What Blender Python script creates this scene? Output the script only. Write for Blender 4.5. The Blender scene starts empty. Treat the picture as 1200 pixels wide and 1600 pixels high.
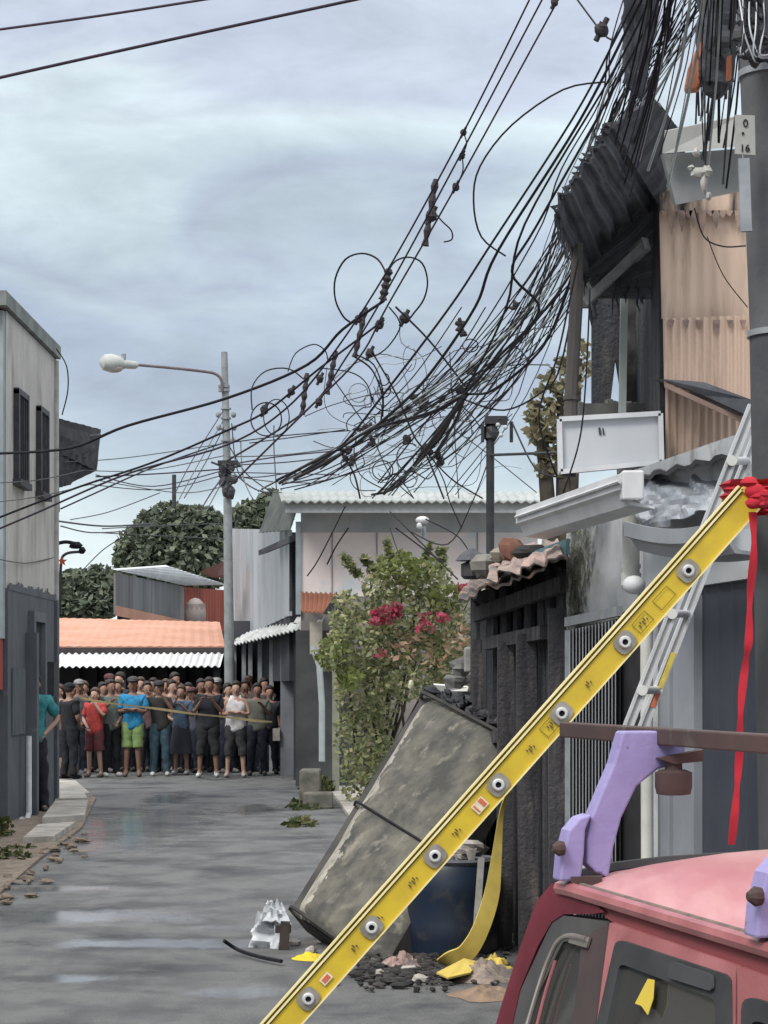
import bpy, bmesh, math, random
from mathutils import Vector, Matrix
from mathutils.noise import noise as pnoise
R = random.Random(7)
SC = bpy.context.scene
COL = SC.collection
V = Vector
F = 3600.0; CX = 600.0; HY = 1064.0; CH = 1.7      # focal (px), principal column, horizon row, eye height

# ---------------------------------------------------------------- camera, sky, sun, exposure
cam = bpy.data.cameras.new('camera'); camo = bpy.data.objects.new('camera', cam); COL.objects.link(camo)
camo.location = (0, 0, CH); camo.rotation_euler = (math.pi/2, 0, 0)
cam.sensor_fit = 'HORIZONTAL'; cam.sensor_width = 36; cam.lens = 36*F/1200
cam.shift_y = (HY-800)/1200; cam.clip_start = 0.1; cam.clip_end = 3000
SC.camera = camo

w = bpy.data.worlds.new('World'); SC.world = w; w.use_nodes = True
nt = w.node_tree; nt.nodes.clear(); N = nt.nodes.new; L = nt.links.new
out = N('ShaderNodeOutputWorld'); add = N('ShaderNodeAddShader')
sky = N('ShaderNodeTexSky'); sky.sky_type = 'NISHITA'; sky.sun_disc = False
sky.sun_elevation = math.radians(48); sky.sun_rotation = math.radians(215)
b1 = N('ShaderNodeBackground'); b1.inputs[1].default_value = 0.012
L(sky.outputs[0], b1.inputs[0])
tc = N('ShaderNodeTexCoord'); sep = N('ShaderNodeSeparateXYZ'); L(tc.outputs['Generated'], sep.inputs[0])
mp = N('ShaderNodeMapping'); mp.inputs['Scale'].default_value = (2.6, 2.6, 7.0); mp.inputs['Location'].default_value = (0.35, 0.1, 0.35)
L(tc.outputs['Generated'], mp.inputs[0])
nz = N('ShaderNodeTexNoise'); nz.inputs['Scale'].default_value = 1.7; nz.inputs['Detail'].default_value = 7; nz.inputs['Roughness'].default_value = .45
nz.inputs['Distortion'].default_value = .6
L(mp.outputs[0], nz.inputs[0])
m1 = N('ShaderNodeMath'); m1.operation = 'SUBTRACT'; m1.inputs[1].default_value = .5; L(nz.outputs[0], m1.inputs[0])
m2 = N('ShaderNodeMath'); m2.operation = 'MULTIPLY_ADD'; m2.inputs[1].default_value = .27; L(m1.outputs[0], m2.inputs[0]); L(sep.outputs[2], m2.inputs[2])
cr = N('ShaderNodeValToRGB'); L(m2.outputs[0], cr.inputs[0])
stops = [(0.0, (.66, .72, .73)), (.070, (.57, .65, .68)), (.112, (.39, .465, .525)), (.158, (.315, .362, .445)), (.178, (.33, .385, .465)),
         (.198, (.39, .45, .50)), (.212, (.355, .405, .485)), (.235, (.45, .525, .565)), (.262, (.55, .63, .66)), (.286, (.43, .47, .56)), (.34, (.50, .56, .60)), (.55, (.95, .97, 1.0)), (1, (1.6, 1.6, 1.6))]
while len(cr.color_ramp.elements) < len(stops): cr.color_ramp.elements.new(.5)
for e, (p, c) in zip(cr.color_ramp.elements, stops): e.position = p; e.color = (*c, 1)
nz2 = N('ShaderNodeTexNoise'); nz2.inputs['Scale'].default_value = 5.5; nz2.inputs['Detail'].default_value = 8; nz2.inputs['Roughness'].default_value = .62; nz2.inputs['Distortion'].default_value = .3; L(mp.outputs[0], nz2.inputs[0])
mr = N('ShaderNodeMapRange'); mr.inputs[1].default_value = .3; mr.inputs[2].default_value = .7; mr.inputs[3].default_value = .76; mr.inputs[4].default_value = 1.03
L(nz2.outputs[0], mr.inputs[0])
b2 = N('ShaderNodeBackground'); L(cr.outputs[0], b2.inputs[0]); L(mr.outputs[0], b2.inputs[1])
L(b1.outputs[0], add.inputs[0]); L(b2.outputs[0], add.inputs[1]); L(add.outputs[0], out.inputs[0])

sl = bpy.data.lights.new('sun', 'SUN'); sl.energy = 1.7; sl.angle = math.radians(20); sl.color = (1, .96, .9)
so = bpy.data.objects.new('sun', sl); COL.objects.link(so); so.location = (-8, -6, 20)
so.rotation_euler = V((.55, .75, -1.05)).to_track_quat('-Z', 'Y').to_euler()
SC.view_settings.view_transform = 'Standard'; SC.view_settings.look = 'None'; SC.view_settings.exposure = 0.5; SC.view_settings.gamma = 1

# ---------------------------------------------------------------- helpers
def P(x, y, d): return V(((x-CX)/F*d, d, CH+(HY-y)/F*d))
def G(x, y, z=0.0):
    d = F*(CH-z)/(y-HY); return V(((x-CX)/F*d, d, z))
def FP(x, y, off=0.0):                      # a point on the right-hand facade line
    return P(x, y, F*(3.03-off)/(x-49.0))
def Fd(x, off=0.0): return F*(3.03-off)/(x-49.0)

MATS = {}
def M(name, c1, c2=None, scale=3., rough=.8, bump=0., metal=0., spec=.4, stretch=(1, 1, 1), lo=.38, hi=.62, c3=None, scale3=1., lo3=.5, hi3=.7, stretch3=(1, 1, 1), rough2=None, bscale=None, coat=0):
    if name in MATS: return MATS[name]
    m = bpy.data.materials.new(name); m.use_nodes = True; nt = m.node_tree; b = nt.nodes['Principled BSDF']
    N = nt.nodes.new; L = nt.links.new
    b.inputs['Roughness'].default_value = rough; b.inputs['Metallic'].default_value = metal; b.inputs['Specular IOR Level'].default_value = spec
    b.inputs['Coat Weight'].default_value = coat
    if c2 is None: c2 = tuple(v*.8 for v in c1)
    tc = N('ShaderNodeTexCoord')
    def noise(sc, st, det=8, rg=.6):
        mp = N('ShaderNodeMapping'); mp.inputs['Scale'].default_value = st; L(tc.outputs['Object'], mp.inputs[0])
        n = N('ShaderNodeTexNoise'); n.inputs['Scale'].default_value = sc; n.inputs['Detail'].default_value = det; n.inputs['Roughness'].default_value = rg
        L(mp.outputs[0], n.inputs[0]); return n
    n1 = noise(scale, stretch); r = N('ShaderNodeValToRGB'); L(n1.outputs[0], r.inputs[0])
    r.color_ramp.elements[0].position = lo; r.color_ramp.elements[0].color = (*c1, 1)
    r.color_ramp.elements[1].position = hi; r.color_ramp.elements[1].color = (*c2, 1)
    col = r.outputs[0]
    if c3:
        n3 = noise(scale3, stretch3); r3 = N('ShaderNodeMapRange'); L(n3.outputs[0], r3.inputs[0]); r3.inputs[1].default_value = lo3; r3.inputs[2].default_value = hi3
        mx = N('ShaderNodeMix'); mx.data_type = 'RGBA'; L(r3.outputs[0], mx.inputs[0]); L(col, mx.inputs[6]); mx.inputs[7].default_value = (*c3, 1); col = mx.outputs[2]
    L(col, b.inputs['Base Color'])
    if rough2 is not None:
        rr = N('ShaderNodeMapRange'); L(n1.outputs[0], rr.inputs[0]); rr.inputs[1].default_value = lo; rr.inputs[2].default_value = hi
        rr.inputs[3].default_value = rough; rr.inputs[4].default_value = rough2; L(rr.outputs[0], b.inputs['Roughness'])
    if bump:
        nb = noise(bscale or scale*5, (1, 1, 1)); bp = N('ShaderNodeBump'); bp.inputs['Strength'].default_value = min(bump, 1); bp.inputs['Distance'].default_value = .02*max(1, bump)
        L(nb.outputs[0], bp.inputs['Height']); L(bp.outputs[0], b.inputs['Normal'])
    MATS[name] = m; return m

def leafmat(name, cols, trans=.25):
    m = bpy.data.materials.new(name); m.use_nodes = True; nt = m.node_tree; b = nt.nodes['Principled BSDF']; N = nt.nodes.new; L = nt.links.new
    g = N('ShaderNodeNewGeometry'); r = N('ShaderNodeValToRGB'); L(g.outputs['Random Per Island'], r.inputs[0])
    while len(r.color_ramp.elements) < len(cols): r.color_ramp.elements.new(.5)
    for i, (e, c) in enumerate(zip(r.color_ramp.elements, cols)): e.position = i/(len(cols)-1); e.color = (*c, 1)
    L(r.outputs[0], b.inputs['Base Color']); b.inputs['Roughness'].default_value = .6; b.inputs['Specular IOR Level'].default_value = .25
    t = N('ShaderNodeBsdfTranslucent'); L(r.outputs[0], t.inputs[0]); mx = N('ShaderNodeMixShader'); mx.inputs[0].default_value = trans
    L(b.outputs[0], mx.inputs[1]); L(t.outputs[0], mx.inputs[2]); L(mx.outputs[0], nt.nodes['Material Output'].inputs[0])
    MATS[name] = m; return m

class MB:
    def __init__(s): s.v = []; s.f = []; s.mi = []; s.cur = 0
    def add(s, vs, fs):
        o = len(s.v); s.v += [V(p) for p in vs]; s.f += [tuple(i+o for i in f) for f in fs]; s.mi += [s.cur]*len(fs); return s
    def box(s, a, b):
        x0, y0, z0 = a; x1, y1, z1 = b
        return s.add([(x0, y0, z0), (x1, y0, z0), (x1, y1, z0), (x0, y1, z0), (x0, y0, z1), (x1, y0, z1), (x1, y1, z1), (x0, y1, z1)],
                     [(0, 3, 2, 1), (4, 5, 6, 7), (0, 1, 5, 4), (1, 2, 6, 5), (2, 3, 7, 6), (3, 0, 4, 7)])
    def prism(s, pts, ext):
        n = len(pts); ext = V(ext); pts = [V(p) for p in pts]
        return s.add(pts+[p+ext for p in pts], [tuple(range(n))[::-1], tuple(range(n, 2*n))]+[(i, (i+1) % n, n+(i+1) % n, n+i) for i in range(n)])
    def tube(s, pts, rad, n=8, cap=True):
        pts = [V(p) for p in pts]; k = len(pts)
        if not hasattr(rad, '__len__'): rad = [rad]*k
        vs = []; fs = []; up = None
        for i, p in enumerate(pts):
            t = (pts[min(i+1, k-1)]-pts[max(i-1, 0)]).normalized()
            if up is None:
                up = V((0, 0, 1)) if abs(t.z) < .9 else V((0, 1, 0))
            a = t.cross(up)
            if a.length < 1e-4: a = t.cross(V((.3, .8, .5)))
            a.normalize(); b = a.cross(t).normalized(); up = b
            for j in range(n):
                an = 2*math.pi*j/n; vs.append(p+(a*math.cos(an)+b*math.sin(an))*rad[i])
        for i in range(k-1):
            for j in range(n): fs.append((i*n+j, i*n+(j+1) % n, (i+1)*n+(j+1) % n, (i+1)*n+j))
        if cap: fs += [tuple(range(n))[::-1], tuple(range((k-1)*n, k*n))]
        return s.add(vs, fs)
    def bar(s, a, b, w, h, up=(0, 0, 1)):
        a = V(a); b = V(b); t = (b-a).normalized(); u = V(up); sd = t.cross(u)
        if sd.length < 1e-3: sd = t.cross(V((0, 1, 0)))
        sd.normalize(); u = sd.cross(t).normalized(); sd *= w/2; u *= h/2
        return s.prism([a-sd-u, a+sd-u, a+sd+u, a-sd+u], b-a)
    def ball(s, c, r, n=10, m=7, jit=0, seed=0):
        c = V(c); r = V(r) if hasattr(r, '__len__') else V((r, r, r)); vs = []; fs = []; rr = random.Random(seed)
        vs.append(c+V((0, 0, r.z)))
        for i in range(1, m):
            th = math.pi*i/m
            for j in range(n):
                ph = 2*math.pi*j/n; k = 1+rr.uniform(-jit, jit)
                vs.append(c+V((r.x*math.sin(th)*math.cos(ph)*k, r.y*math.sin(th)*math.sin(ph)*k, r.z*math.cos(th)*k)))
        vs.append(c-V((0, 0, r.z))); e = len(vs)-1
        for j in range(n):
            fs.append((0, 1+j, 1+(j+1) % n)); fs.append((e, 1+(m-2)*n+(j+1) % n, 1+(m-2)*n+j))
            for i in range(m-2): fs.append((1+i*n+j, 1+(i+1)*n+j, 1+(i+1)*n+(j+1) % n, 1+i*n+(j+1) % n))
        return s.add(vs, fs)
    def lathe(s, c, prof, n=20, axis=(0, 0, 1)):
        c = V(c); ax = V(axis).normalized(); a = ax.orthogonal().normalized(); b = ax.cross(a); vs = []; fs = []; k = len(prof)
        for r, z in prof:
            for j in range(n):
                an = 2*math.pi*j/n; vs.append(c+ax*z+(a*math.cos(an)+b*math.sin(an))*r)
        for i in range(k-1):
            for j in range(n): fs.append((i*n+j, i*n+(j+1) % n, (i+1)*n+(j+1) % n, (i+1)*n+j))
        fs += [tuple(range(n))[::-1], tuple(range((k-1)*n, k*n))]
        return s.add(vs, fs)
    def sheet(s, a, b, c, d, nu, nv, fn=None, thick=.004):
        """grid over quad a(0,0) b(1,0) c(1,1) d(0,1), both sides, displaced along its normal by fn(u,v)"""
        a, b, c, d = map(V, (a, b, c, d)); nn = (b-a).cross(d-a).normalized(); vs = []; vb = []
        for j in range(nv+1):
            for i in range(nu+1):
                u = i/nu; v = j/nv; p = (a*(1-u)+b*u)*(1-v)+(d*(1-u)+c*u)*v
                if fn: p = p+nn*fn(u, v)
                vs.append(p); vb.append(p-nn*thick)
        n = len(vs); fs = []; W = nu+1
        for j in range(nv):
            for i in range(nu):
                q = (j*W+i, j*W+i+1, (j+1)*W+i+1, (j+1)*W+i); fs.append(q); fs.append(tuple(n+k for k in q[::-1]))
        for i in range(nu):
            fs.append((i+1, i, n+i, n+i+1)); t = nv*W; fs.append((t+i, t+i+1, n+t+i+1, n+t+i))
        for j in range(nv):
            fs.append((j*W, (j+1)*W, n+(j+1)*W, n+j*W)); fs.append(((j+1)*W+nu, j*W+nu, n+j*W+nu, n+(j+1)*W+nu))
        return s.add(vs+vb, fs)

def corr(waves, amp): return lambda u, v: amp*math.sin(u*waves*2*math.pi)
def ribs(n, amp, wd=.25): return lambda u, v: amp*max(0, min(1, (1-abs(((u*n) % 1)-.5)/wd)*2.5))

WB = {}
def mkobj(name, mb, mat, base=V((0, 0, 0)), smooth=False, bev=0):
    me = bpy.data.meshes.new(name); me.from_pydata([tuple(p-base) for p in mb.v], [], mb.f)
    for m in (mat if isinstance(mat, (list, tuple)) else [mat]): me.materials.append(m)
    if any(mb.mi): me.polygons.foreach_set('material_index', mb.mi)
    bm = bmesh.new(); bm.from_mesh(me); bmesh.ops.recalc_face_normals(bm, faces=bm.faces)
    bm.to_mesh(me); bm.free()
    if smooth:
        me.polygons.foreach_set('use_smooth', [True]*len(me.polygons))
        if smooth != 2 and hasattr(me, 'set_sharp_from_angle'): me.set_sharp_from_angle(angle=math.radians(38))
    o = bpy.data.objects.new(name, me); COL.objects.link(o)
    if bev:
        b = o.modifiers.new('bevel', 'BEVEL'); b.width = bev; b.segments = 2; b.limit_method = 'ANGLE'
    return o
def tag(o, label, cat=None, group=None, kind=None):
    if label: o['label'] = label
    if cat: o['category'] = cat
    if group: o['group'] = group
    if kind: o['kind'] = kind
    return o
def thing(name, label, cat, base, group=None):
    o = bpy.data.objects.new(name, None); COL.objects.link(o); o.location = base; o.empty_display_size = .2
    WB[o] = V(base); return tag(o, label, cat, group)
def part(name, mb, mat, parent, smooth=False, bev=0, label=None):
    o = mkobj(name, mb, mat, WB[parent], smooth, bev); o.parent = parent; WB[o] = WB[parent]
    if label: o['label'] = label
    return o
def solo(name, mb, mat, label, cat, group=None, smooth=False, bev=0, kind=None):
    xs = [p.x for p in mb.v]; ys = [p.y for p in mb.v]; zs = [p.z for p in mb.v]
    base = V(((min(xs)+max(xs))/2, (min(ys)+max(ys))/2, min(zs)))
    o = mkobj(name, mb, mat, base, smooth, bev); o.location = base; WB[o] = base; return tag(o, label, cat, group, kind)
def struct(name, mb, mat, smooth=False):
    o = mkobj(name, mb, mat, V((0, 0, 0)), smooth); o['kind'] = 'structure'; return o

def spline(pts, per=6):
    out = []; n = len(pts); Q = [tuple(p) for p in pts]
    for i in range(n-1):
        p0 = Q[max(i-1, 0)]; p1 = Q[i]; p2 = Q[i+1]; p3 = Q[min(i+2, n-1)]
        for k in range(per):
            t = k/per
            out.append(tuple(.5*((2*b)+(-a+c)*t+(2*a-5*b+4*c-d)*t*t+(-a+3*b-3*c+d)*t**3) for a, b, c, d in zip(p0, p1, p2, p3)))
    out.append(Q[-1]); return out

# ---------------------------------------------------------------- materials
asphalt = M('asphalt', (.09, .092, .094), (.16, .162, .162), 3.0, rough=.6, rough2=.85, bump=.8, bscale=60, stretch=(1, .6, 1), lo=.36, hi=.56, spec=.35, c3=(.055, .058, .065), scale3=.9, lo3=.5, hi3=.66)
concrete = M('concrete', (.46, .43, .39), (.28, .265, .24), 3, rough=.9, bump=.4)
dirt = M('dirt', (.24, .19, .15), (.15, .125, .10), 5, rough=1, bump=.8, c3=(.3, .28, .24), scale3=14, lo3=.55, hi3=.7)
char = M('charred_wood', (.032, .034, .042), (.062, .064, .074), 6, rough=.85, bump=.9, stretch=(2, 2, .12), c3=(.13, .115, .105), scale3=6, lo3=.54, hi3=.74, stretch3=(2, 2, .3))
charsheet = M('charred_sheet', (.048, .053, .063), (.095, .10, .115), 4, rough=.7, bump=.3, c3=(.1, .1, .1), scale3=9, lo3=.58, hi3=.8)
black = M('cable_black', (.012, .012, .016), (.02, .02, .026), 10, rough=.8, spec=.2)
darkmetal = M('dark_metal', (.04, .042, .048), (.065, .065, .07), 8, rough=.6, metal=.3)
galv = M('galvanised', (.36, .38, .4), (.26, .28, .3), 7, rough=.5, metal=.35, c3=(.16, .12, .1), scale3=3, lo3=.6, hi3=.75)
whitep = M('white_paint', (.68, .69, .7), (.52, .53, .54), 5, rough=.6, c3=(.3, .28, .25), scale3=3, lo3=.6, hi3=.8)
poleM = M('pole_concrete', (.30, .32, .33), (.22, .235, .24), 6, rough=.85)
greypaint = M('grey_paint', (.075, .085, .1), (.105, .115, .13), 3, rough=.75, bump=.2, stretch=(1, 1, .4), c3=(.17, .18, .19), scale3=4, lo3=.62, hi3=.8)
glassd = M('dark_glass', (.02, .022, .025), (.045, .045, .05), 3, rough=.07, spec=.5)

# ---------------------------------------------------------------- setting: ground, road, verges
mb = MB(); mb.add([(-600, -300, -.02), (600, -300, -.02), (600, 1500, -.02), (-600, 1500, -.02)], [(0, 1, 2, 3)])
struct('ground', mb, M('ground_dirt', (.12, .115, .1), (.17, .16, .14), .6, rough=1, bump=.3))
# road with slightly uneven surface
mb = MB(); nx, ny = 150, 560; x0, x1, y0, y1 = -8.5, 5.5, -4, 62
vs = []
for j in range(ny+1):
    for i in range(nx+1):
        x = x0+(x1-x0)*i/nx; y = y0+(y1-y0)*(j/ny)
        vs.append((x, y, .004+.008*pnoise(V((x*.5, y*.35, 0)))+.003*pnoise(V((x*1.7, y*1.3, 3)))+.002*pnoise(V((x*5, y*3.5, 7)))))
mb.add(vs, [(j*(nx+1)+i, j*(nx+1)+i+1, (j+1)*(nx+1)+i+1, (j+1)*(nx+1)+i) for j in range(ny) for i in range(nx)])
road = struct('road', mb, asphalt, smooth=True)
# wet road: smooth film where water lies
m = asphalt; nt = m.node_tree; b = nt.nodes['Principled BSDF']; N = nt.nodes.new; L = nt.links.new
tc = N('ShaderNodeTexCoord'); mp = N('ShaderNodeMapping'); mp.inputs['Scale'].default_value = (.8, .5, 1); mp.inputs['Location'].default_value = (1.9, .35, 0); L(tc.outputs['Object'], mp.inputs[0])
n = N('ShaderNodeTexNoise'); n.inputs['Scale'].default_value = 1.0; n.inputs['Detail'].default_value = 10; n.inputs['Roughness'].default_value = .68; n.inputs['Distortion'].default_value = .4; L(mp.outputs[0], n.inputs[0])
acc = None
def mth(op, a, b_=None):
    m_ = N('ShaderNodeMath'); m_.operation = op
    for k_, v_ in enumerate((a, b_)):
        if v_ is None: continue
        if isinstance(v_, (int, float)): m_.inputs[k_].default_value = v_
        else: L(v_, m_.inputs[k_])
    return m_.outputs[0]
for (cx_, cy_, rx_, ry_) in ((-2.75, 27.0, .95, 4.8), (-3.2, 23.6, .6, 1.4), (-2.1, 16.6, 1.2, .6), (-1.3, 14.9, 1.5, .3), (-1.9, 13.1, .4, .22), (-.9, 15.9, .6, .25), (-1.75, 30.5, .5, 1.5), (-3.1, 33, .4, 2.), (-.6, 12.6, .5, .3), (-2.6, 18.8, .8, .35)):
    m_ = N('ShaderNodeMapping'); m_.vector_type = 'POINT'; m_.inputs['Location'].default_value = (-cx_/rx_, -cy_/ry_, 0); m_.inputs['Scale'].default_value = (1/rx_, 1/ry_, 0); L(tc.outputs['Object'], m_.inputs[0])
    l_ = N('ShaderNodeVectorMath'); l_.operation = 'LENGTH'; L(m_.outputs[0], l_.inputs[0]); v_ = mth('SUBTRACT', 1.0, l_.outputs['Value'])
    acc = v_ if acc is None else mth('MAXIMUM', acc, v_)
nf = N('ShaderNodeTexNoise'); nf.inputs['Scale'].default_value = 3.4; nf.inputs['Detail'].default_value = 9; nf.inputs['Roughness'].default_value = .7; L(mp.outputs[0], nf.inputs[0])
wv = mth('ADD', mth('MULTIPLY', mth('MAXIMUM', acc, -.7), .9), mth('MULTIPLY', mth('SUBTRACT', nf.outputs[0], .5), 2.4))
r = N('ShaderNodeMapRange'); r.inputs[1].default_value = .0; r.inputs[2].default_value = .5; r.inputs[3].default_value = 0; r.inputs[4].default_value = 1.0; L(wv, r.inputs[0])
L(r.outputs[0], b.inputs['Coat Weight']); b.inputs['Coat Roughness'].default_value = .14; b.inputs['Coat IOR'].default_value = 1.6

def slab(name, pts, h, mat):
    mb = MB(); mb.prism([V((p.x, p.y, .0)) for p in pts], (0, 0, h)); return struct(name, mb, mat)
slab('verge', [V((-5.6, -3, 0)), V((-4.2, 12, 0)), G(0, 1400), G(62, 1345), G(128, 1296), G(150, 1250), G(112, 1226), G(86, 1226), V((-9, 42, 0)), V((-9, -3, 0))], .03, dirt)
for k, (a, b_, c, d) in enumerate([((92, 1226), (118, 1228), (140, 1248), (86, 1250)), ((86, 1264), (138, 1262), (132, 1288), (66, 1292)), ((60, 1300), (118, 1296), (84, 1320), (36, 1322)), ((86, 1251), (132, 1250), (136, 1259), (86, 1261))]):
    mb = MB(); mb.prism([G(*q) for q in (a, b_, c, d)], (0, 0, .09+.02*(k % 2))); solo('concrete_slab', mb, concrete,
        ['pale broken concrete slab nearest the crowd beside the grey wall', 'pale concrete slab in front of the grey doorway on the left', 'low broken concrete slab nearest the camera by the left wall foot', 'narrow concrete strip between two larger slabs on the left'][k], 'concrete slab', 'broken concrete slabs along the left wall')
slab('pavement', [G(475, 1216), G(500, 1216), G(560, 1300), G(640, 1380), V((.9, 14.5, 0)), V((1.9, 7, 0)), V((4.5, 7, 0)), V((4.5, 40, 0)), V((-1.2, 44, 0))], .05, concrete)
# rubble and stones on the verge
for i in range(34):
    x = R.uniform(2, 135); y = 1395-(x*.72)+R.gauss(-4, 22)
    if y < 1300: y = 1300+R.uniform(0, 20)
    g = G(x, y, .03); mb = MB(); mb.ball(g, (R.uniform(.02, .08), R.uniform(.02, .08), R.uniform(.012, .035)), 7, 5, .3, i)
    solo('stone', mb, dirt, 'small loose stone lying on the dirt verge at the foot of the left building', 'stone', 'loose stones on the left verge')
mb = MB(); mb.ball(G(98, 1216)+V((0, 0, .14)), (.27, .22, .22), 12, 8, .12, 3)
solo('sandbag', mb, M('sack', (.2, .15, .11), (.12, .09, .07), 8, rough=1), 'rounded brown sack sitting on the end of the left pavement', 'sack', smooth=True)
# weeds
lm_weed = leafmat('weed_leaf', [(.03, .05, .015), (.07, .09, .03), (.14, .12, .05)])
def leaves(mb, blobs, n, size, seed=0, shell=.55, asp=1.6):
    rr = random.Random(seed); tot = sum(b[1][0]*b[1][2] for b in blobs)
    for c, r in blobs:
        k = int(n*r[0]*r[2]/tot)
        for _ in range(k):
            while True:
                q = V((rr.uniform(-1, 1), rr.uniform(-1, 1), rr.uniform(-1, 1)))
                if shell < q.length < 1: break
            # clumping
            if pnoise(V((q.x*3+c.x, q.y*3, q.z*3+c.z))) < -.12 and rr.random() < .75: continue
            p = V((c.x+q.x*r[0], c.y+q.y*r[1], c.z+q.z*r[2]))
            a = V((rr.gauss(0, 1), rr.gauss(0, 1), rr.gauss(0, .7))).normalized(); b = a.cross(V((rr.gauss(0, 1), rr.gauss(0, 1), rr.gauss(0, 1)))).normalized()
            s = size*rr.uniform(.6, 1.3); a *= s*asp/2; b *= s/2
            mb.add([p-a, p-b*.9-a*.1, p+a, p+b*.9-a*.1], [(0, 1, 2, 3)])
    return mb
mb = MB(); leaves(mb, [(G(8, 1345), (.28, .5, .10)), (G(2, 1310), (.12, .5, .25)), (G(30, 1330), (.2, .3, .06))], 900, .06, 5, 0); 
solo('weeds', mb, lm_weed, None, None, kind='stuff')
mb = MB(); leaves(mb, [(G(478, 1262), (.28, .8, .12)), (G(470, 1290), (.2, .5, .1)), (G(498, 1240), (.3, .6, .3))], 1500, .07, 6, 0)
solo('weeds', mb, lm_weed, None, None, kind='stuff')

# ---------------------------------------------------------------- left building
X0 = -4.47
t = thing('townhouse', 'two-storey beige building with dark grey painted ground floor at the left edge', 'building', (X0-2, 29.3, 0))
beige = M('beige_plaster', (.50, .48, .46), (.40, .385, .37), 2.2, rough=.9, stretch=(1, 1, .5), c3=(.24, .23, .215), scale3=1.9, lo3=.52, hi3=.75, stretch3=(1, 1.2, .4), bump=.3)
bluegrey = M('bluegrey_plaster', (.30, .36, .38), (.22, .26, .28), 2, rough=.9)
part('wall', MB().box((-10, 27.25, 2.8), (X0, 31.4, 6.08)), beige, t)
part('wall', MB().box((-10, 27.25, 0), (X0+.02, 31.4, 2.8)), greypaint, t, label='dark grey painted lower wall')
part('wall', MB().box((-10, 27.1, 2.2), (X0-.01, 27.245, 6.06)), bluegrey, t, label='blue-grey front wall strip')
part('wall', MB().box((-10, 27.0, 1.6), (X0-.03, 27.2, 2.19)), M('red_paint', (.35, .06, .05), (.25, .05, .04)), t, label='red painted band')
part('roof', MB().box((-10, 26.9, 6.09), (X0+.06, 31.45, 6.26)), M('fascia_green', (.2, .23, .22), (.13, .14, .14), 3), t)
# torn paint edge
mb = MB()
for i in range(40):
    y = 27.3+i*.1; h = .05+.12*abs(pnoise(V((i*.37, 0, 2))))
    mb.box((X0+.0205, y, 2.8-.02), (X0+.027, y+.1, 2.8+h))
part('paint_edge', mb, greypaint, t)
for (ya, yb) in ((27.84, 28.58), (29.64, 30.3)):
    mb = MB(); mb.box((X0-.02, ya, 4.17), (X0+.004, yb, 5.17)); wn = part('window', mb, glassd, t)
    fr = MB()
    for yy in (ya, yb): fr.box((X0+.005, yy-.05, 4.12), (X0+.07, yy+.03, 5.22))
    fr.box((X0+.005, ya-.05, 5.17), (X0+.069, yb+.03, 5.24)); fr.box((X0+.005, ya-.1, 4.06), (X0+.1, yb+.05, 4.14))
    part('frame', fr, darkmetal, wn)
    br = MB()
    for i in range(5):
        yy = ya+.08+i*(yb-ya-.16)/4; br.tube([(X0+.04, yy, 4.14), (X0+.04, yy, 5.17)], .012, 6)
    part('grille', br, darkmetal, wn)
mb = MB(); mb.box((X0+.021, 27.5, 1.05), (X0+.04, 28.5, 1.85)); part('shutter', mb, M('shutter', (.10, .115, .13), (.06, .07, .08), 12, stretch=(1, 1, .2)), t)
mb = MB()
for (ya, yb, za, zb) in ((28.8, 28.95, .0, 2.45), (29.75, 29.9, .0, 2.45), (28.8, 29.9, 2.45, 2.58)): mb.box((X0+.021, ya, za), (X0+.10, yb, zb))
part('door_frame', mb, M('grey_trim', (.14, .155, .17), (.1, .11, .12), 4), t)
dr = part('door', MB().box((X0+.021, 28.95, 0), (X0+.035, 29.75, 2.44)), M('dark_door', (.02, .022, .028), (.035, .037, .043), 5), t)
part('handle', MB().box((X0+.036, 29.6, 1.0), (X0+.08, 29.66, 1.12)), galv, dr)
part('meter_box', MB().box((X0+.021, 30.1, 1.5), (X0+.16, 30.5, 1.95)), darkmetal, t)
part('pilaster', MB().box((X0+.021, 28.6, 0), (X0+.16, 28.78, 2.3)), greypaint, t)
part('pilaster', MB().box((X0+.021, 31.1, 0), (X0+.06, 31.3, 2.78)), greypaint, t)
part('downpipe', MB().tube([(X0+.01, 31.30, 2.8), (X0+.01, 31.30, 6.05)], .045, 10), M('pipe_pale', (.42, .42, .4), (.3, .3, .29), 4), t, smooth=True)
mb = MB(); mb.ball(P(52, 1044, 28.9), (.07, .07, .1)); solo('wall_lamp', mb, whitep, 'small white lamp fixed beside the grey doorway on the left', 'lamp', smooth=True)
mb = MB(); mb.tube([P(45, 1150, 28.2), P(45, 1270, 28.2), P(40, 1290, 28.0), P(34, 1280, 27.8)], .035, 8); solo('drain_pipe', mb, whitep, 'short white drain pipe with an elbow at the foot of the left building', 'pipe', smooth=True)
t = thing('parking_arm', 'white pipe with a white bucket on top at the far corner of the grey wall', 'pipe', P(84, 1160, 31.8))
part('tube', MB().tube([P(80, 1085, 31.8), P(84, 1115, 31.8), P(87, 1160, 31.8)], .035, 8), whitep, t, smooth=True)
part('bucket', MB().lathe(P(77, 1088, 31.8), [(.05, 0), (.085, .04), (.09, .13), (.07, .17)], 12), whitep, t, smooth=True)

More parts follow.
